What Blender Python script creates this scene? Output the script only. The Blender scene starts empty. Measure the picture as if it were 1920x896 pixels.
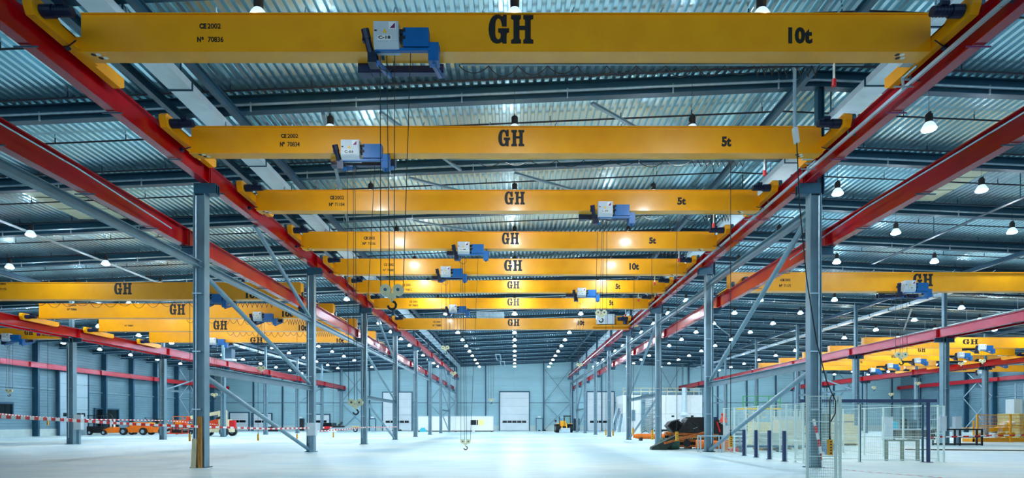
import bpy, math, random
from mathutils import Vector, Matrix
random.seed(7)
S = bpy.context.scene
COL = S.collection
# ---------------- camera, world, exposure ----------------
F = 1087.0                      # focal length in pixels of a 1920 wide frame
VX, VY, H = 965.0, 792.0, 1.72  # vanishing point of the hall and eye height
cd = bpy.data.cameras.new('camera'); cam = bpy.data.objects.new('camera', cd); COL.objects.link(cam)
cam.location = (0, 0, H); cam.rotation_euler = (math.pi/2, 0, 0)
cd.sensor_width = 36.0; cd.lens = 36.0*F/1920.0
cd.shift_x = -5.0/1920; cd.shift_y = 344.0/1920; cd.clip_end = 400
S.camera = cam
W = bpy.data.worlds.new('world'); S.world = W; W.use_nodes = True
bg = W.node_tree.nodes['Background']; bg.inputs[0].default_value = (0.62, 0.84, 1.0, 1); bg.inputs[1].default_value = 1.5
LAMP_STRENGTH = 350.0
DOME_STRENGTH = .8
S.view_settings.view_transform = 'Standard'; S.view_settings.look = 'None'
S.view_settings.exposure = 0.4; S.view_settings.gamma = 1.0; S.view_settings.use_curve_mapping = False
S.cycles.max_bounces = 7; S.cycles.diffuse_bounces = 4; S.cycles.glossy_bounces = 4
S.cycles.use_denoising = True; S.cycles.use_light_tree = True
S.cycles.sample_clamp_indirect = 6.0; S.cycles.caustics_reflective = False; S.cycles.caustics_refractive = False

# ---------------- helpers ----------------
def at(x, y, D):
    return Vector(((x-VX)*D/F, D, H+(VY-y)*D/F))
def lin(c):
    return tuple((v/12.92 if v <= .04045 else ((v+.055)/1.055)**2.4) for v in [k/255 for k in c])
MATS = {}
def mat(name, rgb, rough=.5, metal=0., var=0., scale=3., emit=0., coat=0., alpha=1., stretch=None):
    if name in MATS: return MATS[name]
    m = bpy.data.materials.new(name); m.use_nodes = True; nt = m.node_tree; b = nt.nodes['Principled BSDF']
    c = lin(rgb); b.inputs['Base Color'].default_value = (*c, 1)
    b.inputs['Roughness'].default_value = rough; b.inputs['Metallic'].default_value = metal
    b.inputs['Coat Weight'].default_value = coat; b.inputs['Coat Roughness'].default_value = .15
    b.inputs['Alpha'].default_value = alpha
    if var > 0:
        tc = nt.nodes.new('ShaderNodeTexCoord'); mp = nt.nodes.new('ShaderNodeMapping'); n = nt.nodes.new('ShaderNodeTexNoise')
        n.inputs['Scale'].default_value = scale; n.inputs['Detail'].default_value = 6
        if stretch: mp.inputs['Scale'].default_value = stretch
        r = nt.nodes.new('ShaderNodeValToRGB'); r.color_ramp.elements[0].position = .3; r.color_ramp.elements[1].position = .72
        r.color_ramp.elements[0].color = (*[v*(1-var) for v in c], 1); r.color_ramp.elements[1].color = (*[min(1, v*(1+var)) for v in c], 1)
        L = nt.links
        L.new(tc.outputs['Object'], mp.inputs[0]); L.new(mp.outputs[0], n.inputs['Vector'])
        L.new(n.outputs['Fac'], r.inputs[0]); L.new(r.outputs[0], b.inputs['Base Color'])
    if emit:
        b.inputs['Emission Color'].default_value = (*c, 1); b.inputs['Emission Strength'].default_value = emit
    MATS[name] = m; return m
M_YEL = mat('crane yellow paint', (255, 170, 6), .38, 0, .07, 1.6, coat=.25)
M_RED = mat('runway red paint', (170, 2, 12), .22, 0, .12, 1.2)
M_RED.node_tree.nodes['Principled BSDF'].inputs['IOR'].default_value = 1.55
M_RED.node_tree.nodes['Principled BSDF'].inputs['Specular Tint'].default_value = (.85, .65, 1, 1)
M_STEEL = mat('blue grey steel paint', (112, 146, 162), .38, .2, .12, 1.5)
M_STEELD = mat('dark blue steel paint', (34, 80, 104), .4, .2, .15, 1.5)
M_GALV = mat('galvanised steel', (172, 198, 212), .35, .55, .15, 4)
M_DECK = mat('galvanised roof deck', (196, 232, 244), .24, .88, .12, .5, stretch=(1, .15, 1))
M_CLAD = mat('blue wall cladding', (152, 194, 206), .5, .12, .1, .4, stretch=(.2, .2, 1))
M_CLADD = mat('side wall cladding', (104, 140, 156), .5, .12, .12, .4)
M_PLINTH = mat('concrete plinth', (178, 200, 200), .8, 0, .1, 1)
M_DOOR = mat('white sectional door', (214, 228, 234), .45, 0, .04, .8)
M_DOORG = mat('grey sectional door', (152, 182, 196), .45, 0, .05, .8)
M_BLACK = mat('black rubber', (12, 16, 20), .6, 0, .2, 5)
M_DGLASS = mat('dark glass', (10, 18, 26), .12)
M_BLUE = mat('hoist blue paint', (0, 98, 168), .4, 0, .1, 3)
M_NAVY = mat('navy blue paint', (6, 44, 92), .4, 0, .1, 3)
M_MOTOR = mat('dark blue motor', (14, 32, 62), .4, .2, .15, 4)
M_BOX = mat('light grey cabinet', (198, 212, 220), .45, 0, .05, 3)
M_WHITE = mat('white paint', (236, 242, 242), .5, 0, .04, 2)
M_LTR = mat('black lettering', (8, 8, 10), .6)
M_ROPE = mat('wire rope', (60, 68, 66), .5, .5)
M_CREAM = mat('cream hook paint', (222, 218, 176), .45, 0, .12, 8)
M_PEND = mat('pendant yellow', (250, 178, 12), .45)
M_MESH = mat('pale green fence', (214, 234, 228), .5, 0, .05, 3)
M_ORANGE = mat('machine orange', (246, 120, 14), .4, 0, .1, 3)
M_ORED = mat('lift orange red', (232, 66, 20), .4, 0, .1, 3)
M_BEIGE = mat('beige panel', (226, 218, 178), .7, 0, .1, 2)
M_DGREEN = mat('dark green scrap paint', (22, 40, 34), .55, .1, .5, 5)
M_SCRAP = mat('dark scrap steel', (26, 30, 32), .5, .3, .5, 4)
M_WOOD = mat('rough timber', (170, 118, 52), .8, 0, .45, 6, stretch=(6, 6, .6))
M_WOODL = mat('pale timber', (206, 196, 160), .8, 0, .3, 6, stretch=(6, 6, .6))
M_CAGE = mat('amber cage paint', (240, 162, 14), .4, 0, .1, 3)
M_PURPLE = mat('purple emblem', (120, 24, 96), .5)
M_WARN = mat('warning yellow', (250, 196, 20), .5)
M_REDP = mat('bright red paint', (216, 20, 30), .45)
M_TYAN = mat('aqua plastic', (60, 196, 216), .5)
M_LAMP = mat('lit lamp lens', (225, 242, 255), .5, emit=LAMP_STRENGTH)
M_DOME = mat('lit lamp reflector', (205, 232, 250), .4, emit=DOME_STRENGTH)
M_LENS0 = mat('unlit lamp lens', (150, 190, 205), .2)
M_DOME0 = mat('unlit lamp reflector', (120, 170, 190), .25, .2)
M_ROOFREFL = mat('painted roof reflection', (214, 222, 196), .5, 0, .12, 1)
M_DUCT = mat('white metal trunking', (200, 222, 234), .35, .3, .08, 2)
M_PIPE = mat('dark sprinkler pipe', (30, 34, 52), .5, .2)

def floor_mat():
    m = bpy.data.materials.new('polished concrete'); m.use_nodes = True; nt = m.node_tree; L = nt.links; b = nt.nodes['Principled BSDF']
    tc = nt.nodes.new('ShaderNodeTexCoord')
    def noise(sc, st, det=6):
        mp = nt.nodes.new('ShaderNodeMapping'); mp.inputs['Scale'].default_value = st
        n = nt.nodes.new('ShaderNodeTexNoise'); n.inputs['Scale'].default_value = sc; n.inputs['Detail'].default_value = det
        L.new(tc.outputs['Object'], mp.inputs[0]); L.new(mp.outputs[0], n.inputs['Vector']); return n.outputs['Fac']
    a = noise(.09, (1, 1.4, 1)); r = nt.nodes.new('ShaderNodeValToRGB')
    e = r.color_ramp.elements; e[0].position = .36; e[1].position = .62
    e[0].color = (*lin((164, 206, 218)), 1); e[1].color = (*lin((212, 228, 224)), 1)
    L.new(a, r.inputs[0])
    c = noise(1.3, (.35, 1.6, 1)); r2 = nt.nodes.new('ShaderNodeValToRGB'); e = r2.color_ramp.elements
    e[0].position = .3; e[1].position = .62; e[0].color = (.80, .84, .86, 1); e[1].color = (1, 1, 1, 1); L.new(c, r2.inputs[0])
    mx = nt.nodes.new('ShaderNodeMixRGB'); mx.blend_type = 'MULTIPLY'; mx.inputs[0].default_value = 1
    L.new(r.outputs[0], mx.inputs[1]); L.new(r2.outputs[0], mx.inputs[2]); L.new(mx.outputs[0], b.inputs['Base Color'])
    rr = nt.nodes.new('ShaderNodeMapRange'); rr.inputs['To Min'].default_value = .30; rr.inputs['To Max'].default_value = .55
    b.inputs['Specular IOR Level'].default_value = .35
    L.new(a, rr.inputs[0]); L.new(rr.outputs[0], b.inputs['Roughness'])
    return m
M_FLOOR = floor_mat()

class MB:
    def __init__(s): s.v = []; s.f = []
    def add(s, vs, fs):
        n = len(s.v); s.v += [Vector(v) for v in vs]; s.f += [tuple(i+n for i in f) for f in fs]; return s
    def box(s, x0, x1, y0, y1, z0, z1):
        return s.add([(x0,y0,z0),(x1,y0,z0),(x1,y1,z0),(x0,y1,z0),(x0,y0,z1),(x1,y0,z1),(x1,y1,z1),(x0,y1,z1)],
            [(0,3,2,1),(4,5,6,7),(0,1,5,4),(1,2,6,5),(2,3,7,6),(3,0,4,7)])
    def bar(s, p, q, w, h=None, up=(0,0,1), ow=0, oh=0):       # box from p to q, w across, h along up
        h = h or w; p = Vector(p); q = Vector(q); d = (q-p).normalized(); u = Vector(up)
        if abs(d.dot(u)) > .99: u = Vector((0,1,0))
        r = d.cross(u).normalized(); u = r.cross(d).normalized()
        vs = [b + r*(ow+i*w/2) + u*(oh+j*h/2) for b in (p, q) for i, j in ((-1,-1),(1,-1),(1,1),(-1,1))]
        return s.add(vs, [(0,3,2,1),(4,5,6,7),(0,1,5,4),(1,2,6,5),(2,3,7,6),(3,0,4,7)][:2] + [(0,1,5,4),(1,2,6,5),(2,3,7,6),(3,0,4,7)])
    def ibeam(s, p, q, h, b, tw=.02, tf=.03, up=(0,0,1)):      # centred on p-q
        s.bar(p, q, b, tf, up, 0, h/2-tf/2); s.bar(p, q, b, tf, up, 0, -h/2+tf/2); return s.bar(p, q, tw, h-2*tf, up)
    def tube(s, p, q, r, n=8, r2=None, cap=True):
        p = Vector(p); q = Vector(q); d = (q-p).normalized(); u = Vector((0,0,1)) if abs(d.z) < .9 else Vector((1,0,0))
        a = d.cross(u).normalized(); b = d.cross(a); r2 = r if r2 is None else r2
        vs = [c + (a*math.cos(2*math.pi*i/n)+b*math.sin(2*math.pi*i/n))*rr for c, rr in ((p, r), (q, r2)) for i in range(n)]
        fs = [(i, (i+1)%n, n+(i+1)%n, n+i) for i in range(n)]
        if cap: fs += [tuple(range(n-1,-1,-1)), tuple(range(n, 2*n))]
        return s.add(vs, fs)
    def path(s, pts, r, n=5):
        pts = [Vector(p) for p in pts]
        rings = []
        for i, p in enumerate(pts):
            d = (pts[min(i+1, len(pts)-1)]-pts[max(i-1, 0)]).normalized()
            u = Vector((0,1,0)) if abs(d.y) < .9 else Vector((0,0,1))
            a = d.cross(u).normalized(); b = d.cross(a)
            rings.append([p+(a*math.cos(2*math.pi*k/n)+b*math.sin(2*math.pi*k/n))*r for k in range(n)])
        vs = [v for g in rings for v in g]; fs = []
        for i in range(len(pts)-1):
            for k in range(n): fs.append((i*n+k, i*n+(k+1)%n, (i+1)*n+(k+1)%n, (i+1)*n+k))
        return s.add(vs, fs)
    def lathe(s, c, prof, n=16, axis='z'):
        vs = []
        for r, z in prof:
            for i in range(n):
                a = 2*math.pi*i/n; x, y = r*math.cos(a), r*math.sin(a)
                vs.append(Vector(c)+Vector({'z': (x,y,z), 'x': (z,x,y), 'y': (x,z,y)}[axis]))
        m = len(prof); fs = [(j*n+i, j*n+(i+1)%n, (j+1)*n+(i+1)%n, (j+1)*n+i) for j in range(m-1) for i in range(n)]
        fs += [tuple(range(n)), tuple(range((m-1)*n, m*n))]
        return s.add(vs, fs)
    def prism(s, pts, d):                                       # polygon extruded by vector d
        n = len(pts); pts = [Vector(p) for p in pts]; d = Vector(d)
        return s.add(pts+[p+d for p in pts], [tuple(range(n)), tuple(range(2*n-1, n-1, -1))]+[(i, (i+1)%n, n+(i+1)%n, n+i) for i in range(n)])
    def mesh(s, name, off=Vector((0,0,0))):
        me = bpy.data.meshes.new(name); me.from_pydata([v-off for v in s.v], [], s.f)
        import bmesh
        bm = bmesh.new(); bm.from_mesh(me); bmesh.ops.recalc_face_normals(bm, faces=bm.faces); bm.to_mesh(me); bm.free()
        return me
WL = {}
def link(name, data, parent=None, m=None, off=None):
    o = bpy.data.objects.new(name, data); COL.objects.link(o)
    if m and data and not data.materials: data.materials.append(m)
    if parent is not None: o.parent = parent
    WL[o.name] = off if off is not None else (WL[parent.name] if parent is not None else Vector((0,0,0)))
    return o
def thing(name, label, cat, loc=(0,0,0), group=None):
    loc = Vector(loc); o = link(name, None, off=loc); o.location = loc; o.empty_display_size = .2
    o['label'] = label; o['category'] = cat
    if group: o['group'] = group
    return o
def part(par, name, mb, m, label=None, kind=None):
    o = link(name, mb.mesh(name, WL[par.name]), par, m)
    if label: o['label'] = label
    if kind: o['kind'] = kind
    return o
def smooth(o):
    o.data.polygons.foreach_set('use_smooth', [True]*len(o.data.polygons)); return o
def struct(name, mb=None, m=None, parent=None):
    o = link(name, mb.mesh(name) if mb else None, parent, m)
    if parent is None: o['kind'] = 'structure'
    return o
def solo(name, label, cat, mb, m, group=None):
    lo = [min(v[i] for v in mb.v) for i in range(3)]; hi = [max(v[i] for v in mb.v) for i in range(3)]
    loc = Vector(((lo[0]+hi[0])/2, (lo[1]+hi[1])/2, lo[2]))
    o = link(name, mb.mesh(name, loc), None, m, loc); o.location = loc; o['label'] = label; o['category'] = cat
    if group: o['group'] = group
    return o
def copy_tree(o, loc=None, label=None, parent=None, group=None):
    c = o.copy(); COL.objects.link(c)
    if parent is not None: c.parent = parent; c.matrix_parent_inverse = Matrix()
    if loc is not None: c.location = loc; WL[c.name] = Vector(loc)
    if label: c['label'] = label
    if group: c['group'] = group
    for ch in list(o.children): copy_tree(ch, parent=c)
    return c
ORD = ['nearest', 'second nearest', 'third nearest', 'fourth nearest', 'fifth nearest', 'sixth nearest', 'seventh nearest', 'eighth nearest',
       'ninth nearest', 'tenth nearest', 'eleventh nearest', 'twelfth nearest', 'thirteenth nearest', 'fourteenth nearest', 'fifteenth nearest', 'sixteenth nearest', 'seventeenth nearest', 'eighteenth nearest']
# ---- lettering: flat meshes scaled to a rectangle ----
TC = {}
def text_mesh(s, bold=.05):
    if s in TC: return TC[s]
    if s == 'GH':
        G = [(640,375),(530,375),(515,290),(490,215),(445,178),(405,200),(378,260),(368,340),(368,540),(378,610),(405,665),(440,682),(475,665),(495,620),(497,570),(485,530),(435,512),(435,415),(700,415),(700,512),(660,525),(640,550),(638,778),(545,778),(528,740),(470,770),(400,780),(320,755),(260,690),(220,580),(205,440),(215,320),(250,210),(310,125),(390,90),(450,92),(500,110),(535,135),(560,97),(640,97)]
        Hh = [(745,103),(985,103),(985,195),(960,205),(948,225),(948,358),(1078,358),(1078,225),(1065,205),(1038,195),(1038,103),(1280,103),(1280,200),(1240,205),(1218,225),(1218,660),(1240,680),(1280,690),(1280,778),(1038,778),(1038,690),(1065,675),(1078,650),(1078,458),(948,458),(948,650),(960,675),(985,690),(985,778),(745,778),(745,690),(780,680),(803,660),(803,225),(780,205),(745,195)]
        cu = bpy.data.curves.new('t', 'CURVE'); cu.dimensions = '2D'; cu.fill_mode = 'BOTH'
        for pts in (G, Hh):
            sp = cu.splines.new('POLY'); sp.points.add(len(pts)-1); sp.use_cyclic_u = True
            for i, (x, y) in enumerate(pts): sp.points[i].co = (x/700, -y/700, 0, 1)
        cu.extrude = .003
    else:
        cu = bpy.data.curves.new('t', 'FONT'); cu.body = s; cu.size = 1; cu.extrude = .003; cu.offset = bold if len(s) < 4 and '-' not in s else .02; cu.resolution_u = 3
    ob = bpy.data.objects.new('t', cu); COL.objects.link(ob)
    bpy.context.view_layer.update()
    me = bpy.data.meshes.new_from_object(ob.evaluated_get(bpy.context.evaluated_depsgraph_get()))
    bpy.data.objects.remove(ob)
    xs = [v.co.x for v in me.vertices]; ys = [v.co.y for v in me.vertices]
    x0, x1, y0, y1 = min(xs), max(xs), min(ys), max(ys)
    for v in me.vertices: v.co = ((v.co.x-x0)/(x1-x0), v.co.z/ .003, (v.co.y-y0)/(y1-y0))
    me.materials.clear(); me.materials.append(M_LTR); TC[s] = me; return me
def lettering(par, s, x0, x1, z0, z1, y, name='lettering', m=None):
    me = text_mesh(s)
    if m: me = me.copy(); me.materials.clear(); me.materials.append(m)
    me.name = 'lettering'
    o = link(name, me, par); w = WL[par.name]
    o.location = Vector((x0, y-.004, z0))-w; o.scale = (x1-x0, .003, z1-z0); return o
def px_letters(par, s, x0, x1, yt, yb, D, **k):
    a = at(x0, yb, D); b = at(x1, yt, D); return lettering(par, s, a.x, b.x, a.z, b.z, D, **k)
# ---------------- building shell ----------------
XL, XR, YF, YN = -60.0, 80.0, 120.0, -20.0
RIDGE = 11.4
def zb(x): return 14.5-.044*abs(x-RIDGE)        # underside of the roof beams
FR = [22.2+12*k for k in range(9)]               # frame lines
fl = MB().box(XL-1, XR+1, YN, YF+1, -.3, 0); struct('floor', fl, M_FLOOR)
def deck():
    mb = MB(); xs = []; x = XL-.5; P = .3
    while x < XR+.5:
        for dx, up in ((0,0),(.13,0),(.16,1),(.27,1)): xs.append((x+dx, up))
        x += P
    vs = []; fs = []
    for x, up in xs:
        z = zb(x)+.645+.12*up
        vs += [(x, YN, z), (x, YF+.5, z)]
    for i in range(len(xs)-1): fs.append((2*i, 2*i+2, 2*i+3, 2*i+1))
    return mb.add(vs, fs)
ceiling = struct('ceiling', deck(), M_DECK); WL['ceiling'] = Vector()
bm_ = MB()
for xa, xb in ((XL, RIDGE), (RIDGE, XR)): bm_.ibeam((xa, 0, zb(xa)+.32), (xb, 0, zb(xb)+.32), .62, .32, .03, .04)
me = bm_.mesh('roof_beam'); me.materials.append(M_STEELD)
pm = MB()
for xa, xb in ((XL, RIDGE), (RIDGE, XR)):
    pm.tube((xa, 0, zb(xa)+.42), (xb, 0, zb(xb)+.42), .035, 6)
for i in range(int((XR-XL)/3)):
    x = XL+1.5+3*i; pm.box(x-.015, x+.015, -.015, .015, zb(x)+.40, zb(x)+.66)
mp_ = pm.mesh('sprinkler_pipe'); mp_.materials.append(M_PIPE)
cm = MB()
for xa, xb in ((XL, RIDGE), (RIDGE, XR)): cm.tube((xa, 0, zb(xa)+.2), (xb, 0, zb(xb)+.2), .05, 6)
for i in range(int((XR-XL)/4)):
    x = XL+2+4*i; cm.box(x-.02, x+.02, -.03, .03, zb(x)-.06, zb(x)+.28)
mc_ = cm.mesh('conduit'); mc_.materials.append(M_GALV)
y = 4.2
while y < 119:
    o = link('roof_beam', me, ceiling); o.location = (0, y, 0)
    o = link('conduit', mc_, ceiling); o.location = (0, y-.24, 0)
    for dy in (2.4, 5.2):
        o = link('sprinkler_pipe', mp_, ceiling); o.location = (0, y+dy, 0)
    y += 6
# pale panels painted as yellowish reflections on the deck, roof bracing
for x0, x1, y0, y1, n in ((-25.2, -22.4, 28.7, 33.6, 3), (22.0, 24.2, 28.7, 33.6, 3)):
    for i in range(n):
        d = (y1-y0)/n; zz = min(zb(x0), zb(x1))+.60
        struct('roof_reflection', MB().box(x0, x1, y0+i*d+.06, y0+(i+1)*d-.06, zz, zz+.04), M_ROOFREFL, ceiling)
for (xa, ya), (xb, yb) in (((-5.2, 22.5), (-2.6, 27.9)), ((-5.2, 28.5), (1.5, 33.9)), ((-6, 34.5), (2, 39.9)), ((0, 28.5), (7, 33.9)), ((3, 22.5), (8.6, 27.9)), ((-7.4, 22.4), (-9.8, 34)),
        ((-30, 70.4), (-22, 82)), ((24, 70.4), (31, 82)), ((40, 58.4), (47, 70))):
    struct('roof_brace', MB().bar((xa, ya, zb(xa)-.02), (xb, yb, zb(xb)-.02), .14, .1), M_STEEL, ceiling)
# longitudinal roof girders either side of the centre bay and trunking beside them
def longbeam(x, z0, h, b, m, name, ya=YN, yb=118.6):
    return struct(name, MB().ibeam((x, ya, z0+h/2), (x, yb, z0+h/2), h, b), m, ceiling)
for x in (-12.65, -10.5, 10.6, 13.1, -35.9, 34.8, 57.6): longbeam(x, zb(x)-.32, .3, .22, M_STEELD, 'roof_girder')
def trunk(name, label, x0, x1, z0, z1, y0, y1, m=M_DUCT):
    cx = (x0+x1)/2; t = thing(name, label, 'duct', (cx, (y0+y1)/2, z0))
    y = y0; i = 0
    mbs = []
    while y < y1-.1:
        e = min(y+2.9, y1); part(t, 'duct_section', MB().box(x0, x1, y+.02, e-.02, z0, z1), m); y += 2.92
    fl_ = MB().box(x0-.03, x1+.03, y0-.02, y0+.02, z0-.03, z1+.02).box(cx-.02, cx+.02, y0-.02, y0+.02, z1, zb(cx)+.66)
    f0 = part(t, 'flange', fl_, M_STEELD); n = 1
    while y0+2.92*n < y1:
        f1 = f0.copy(); COL.objects.link(f1); f1.location = (0, 2.92*n, 0); n += 1
trunk('metal_trunking', 'broad pale metal trunking under the roof along the left side of the central aisle', -11.72, -10.95, 13.0, 13.25, 8, 118)
trunk('metal_trunking', 'broad white slatted trunking under the roof along the right side of the central aisle', 11.9, 12.75, 13.15, 13.4, 8, 118)
trunk('metal_trunking', 'long white trunking under the roof beside the outer right column row', 35.3, 35.9, 12.3, 12.5, 46, 117)
trunk('metal_trunking', 'long white trunking under the roof beside the outer left column row', -37.4, -36.8, 11.9, 12.1, 60, 117)
def tray(label, x, z, y0, y1, s=.12, m=M_GALV):
    mb = MB().box(x-s, x+s, y0, y1, z, z+.05); y = y0+3
    while y < y1: mb.box(x-.015, x+.015, y-.015, y+.015, z+.05, zb(x)+.66); y += 6
    return solo('cable_tray', label, 'cable tray', mb, m)
tray('thin silver cable tray crossing the left bay roof above the first lamps', -28.2, 12.75, 14, 60)
tray('thin silver cable tray near the left edge under the roof', -36.9, 12.3, 20, 58)
tray('dark cable tray crossing the right bay roof below the lamps', 25.3, 12.9, 20, 41, .1, M_STEELD)
tray('cable tray along the centre of the left bay deep in the hall', -20, 12.8, 62, 117)
tray('pale cable tray hanging from the roof of the far right bay', 46, 12.0, 50, 117)

def hcor(width, height, pitch=.36, dep=.035):              # horizontally ribbed sheet in the XZ plane facing -Y
    zs = [(0, 0)]; z = 0
    while z+pitch < height:
        zs += [(z+pitch*.72, 0), (z+pitch*.8, 1), (z+pitch*.94, 1), (z+pitch, 0)]; z += pitch
    zs.append((height, 0))
    vs = []; fs = []
    for z, u in zs: vs += [(0.03, u*dep, z), (width-.03, u*dep, z)]
    for i in range(len(zs)-1): fs.append((2*i, 2*i+1, 2*i+3, 2*i+2))
    return MB().add(vs, fs)
wb = struct('wall_back', MB().box(XL, XR, YF+.1, YF+.3, 0, 15.2), M_CLAD)
pl6 = hcor(6, 13.7); pm6 = pl6.mesh('wall_panel'); pm6.materials.append(M_CLAD)
pst = MB().ibeam((0, 0, 0), (0, 0, 14.0), .3, .22, up=(0, 1, 0)); pst_m = pst.mesh('wall_post'); pst_m.materials.append(M_STEELD)
x = XL
while x < XR-.1:
    o = link('wall_panel', pm6, wb); o.location = (x, YF, 1.1)
    if not (-4 < x+6 < 2): 
        o = link('wall_post', pst_m, wb); o.location = (x+6, YF-.2, 0); o.scale = (1, 1, (zb(x+6)+.5)/14)
    x += 6
struct('wall_rail', MB().box(XL, XR, YF-.14, YF-.02, 5.72, 5.9), M_STEEL, wb)
struct('plinth', MB().box(XL, XR, YF-.06, YF+.05, 0, 1.1), M_PLINTH, wb)
struct('wall_rail', MB().bar((XL, YF-.16, zb(XL)-.1), (RIDGE, YF-.16, zb(RIDGE)-.1), .14, .35), M_STEELD, wb)
struct('wall_rail', MB().bar((XR, YF-.16, zb(XR)-.1), (RIDGE, YF-.16, zb(RIDGE)-.1), .14, .35), M_STEELD, wb)
def xbr(x0, x1, z0, z1, par=wb, y=YF-.3):
    struct('wall_brace', MB().bar((x0, y, z0), (x1, y, z1), .14, .06, up=(0, 1, 0)), M_STEEL, par)
    struct('wall_brace', MB().bar((x0, y-.08, z1), (x1, y-.08, z0), .14, .06, up=(0, 1, 0)), M_STEEL, par)
for x0, x1 in ((6.1, 11.6), (-35.8, -30.2), (30.2, 34), (66.2, 71.8), (-17.8, -12.3)):
    xbr(x0, x1, .2, 5.75); xbr(x0, x1, 5.9, 12.8)
for nm, X, sg in (('wall_left', XL, 1), ('wall_right', XR, -1)):
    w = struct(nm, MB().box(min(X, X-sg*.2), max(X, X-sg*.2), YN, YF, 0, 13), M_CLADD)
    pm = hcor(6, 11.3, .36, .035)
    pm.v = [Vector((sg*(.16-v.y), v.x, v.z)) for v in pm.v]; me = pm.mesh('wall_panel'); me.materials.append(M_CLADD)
    ps = MB().ibeam((sg*.55, 0, 0), (sg*.55, 0, 12.0), .7, .3, up=(1, 0, 0)); psm = ps.mesh('wall_post'); psm.materials.append(M_STEELD)
    y = 54
    while y < YF-.1:
        o = link('wall_panel', me, w); o.location = (X, y, .9)
        o = link('wall_post', psm, w); o.location = (X, y, 0)
        y += 6
    struct('wall_rail', MB().box(min(X+sg*.15, X+sg*.3), max(X+sg*.15, X+sg*.3), 54, YF, 5.9, 6.1), M_STEEL, w)
    struct('plinth', MB().box(min(X, X+sg*.2), max(X, X+sg*.2), 54, YF, 0, .9), M_PLINTH, w)
    for ya in ((66, 72, 96) if sg < 0 else (102,)):
        for za, zc in ((.3, 5.9), (6.1, 11)):
            struct('wall_brace', MB().bar((X+sg*.98, ya, za), (X+sg*.98, ya+6, zc), .14, .06, up=(1, 0, 0)), M_GALV, w)
            struct('wall_brace', MB().bar((X+sg*1.08, ya, zc), (X+sg*1.08, ya+6, za), .14, .06, up=(1, 0, 0)), M_GALV, w)

# ---------------- doors ----------------
DN = [0]
def door(x0, x1, h, sec, win=None, nwin=5, m=M_DOOR, side=None):
    """sectional door on the back wall, or on the left wall when side is given (x0,x1 are then depths)"""
    DN[0] += 1; d = struct('door_%d' % DN[0])
    def tr(mb):
        if side: mb.v = [Vector((XL+.42+(YF-v.y), v.x, v.z)) for v in mb.v]
        return mb
    Y = YF-.2
    f = MB().box(x0-.18, x0, Y-.12, Y+.15, 0, h+.2).box(x1, x1+.18, Y-.12, Y+.15, 0, h+.2).box(x0, x1, Y-.12, Y+.15, h, h+.2)
    struct('door_frame', tr(f), M_STEELD, d)
    z = .04; i = 0
    while z < h-.05:
        e = min(z+sec, h)
        struct('door_panel', tr(MB().box(x0+.02, x1-.02, Y-.05, Y+.02, z+.02, e-.02)), m, d); z = e; i += 1
    if win:
        n = nwin; w = (x1-x0-1.0)/n
        for k in range(n):
            a = x0+.5+k*w
            p = struct('door_window', tr(MB().box(a+.06, a+w-.06, Y-.09, Y-.06, win-.22, win+.26)), M_DGLASS, d)
    return d
door(-3.05, 2.95, 8.0, 1.68, 1.85)
door(-27.2, -21.3, 7.9, 1.62, 1.85)
door(15.0, 20.5, 8.0, 1.62, 1.85)
door(-41.6, -38.3, 3.3, 1.1, 1.9, 2)
door(-58.8, -55.0, 3.7, .62, 1.95, 2)
door(-54.2, -50.3, 3.5, .62, 1.9, 2)
door(75.6, 80.6, 8.4, 1.7, 2.75, 5, M_DOORG, side=1)
def pdoor(x0, x1, h, m, lamp=True):
    DN[0] += 1; d = struct('door_%d' % DN[0]); Y = YF-.2
    struct('door_frame', MB().box(x0-.1, x0, Y-.08, Y+.1, 0, h+.1).box(x1, x1+.1, Y-.08, Y+.1, 0, h+.1).box(x0-.1, x1+.1, Y-.1, Y+.1, h, h+.15), M_STEELD, d)
    struct('door_panel', MB().box(x0, x1, Y-.02, Y+.05, .02, h), m, d)
    struct('door_handle', MB().box(x0+.1, x0+.25, Y-.1, Y-.02, 1.0, 1.06), M_BLACK, d)
    if lamp: struct('door_light', MB().box((x0+x1)/2-.3, (x0+x1)/2+.3, Y-.25, Y-.05, h+.25, h+.5), M_WHITE, d)
pdoor(4.5, 5.7, 2.5, M_CLAD); pdoor(12.3, 13.3, 2.4, M_BLACK); pdoor(-44.6, -43.6, 2.4, M_BLACK); pdoor(-29.9, -28.8, 2.4, M_CLAD)
# openings in the left wall
for n, (y0, y1, z0, z1) in enumerate(((66.2, 68.8, 2.2, 3.9), (82.5, 87.2, .8, 3.6))):
    w = struct('window_%d' % (n+1))
    struct('window_frame', MB().box(XL+.2, XL+.45, y0-.15, y1+.15, z1, z1+.2).box(XL+.2, XL+.45, y0-.15, y0, z0, z1).box(XL+.2, XL+.45, y1, y1+.15, z0, z1), M_STEELD, w)
    for k in range(3):
        a = y0+(y1-y0)*k/3; struct('pane', MB().box(XL+.22, XL+.3, a+.04, a+(y1-y0)/3-.04, z0, z1), M_DGLASS, w)

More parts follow.
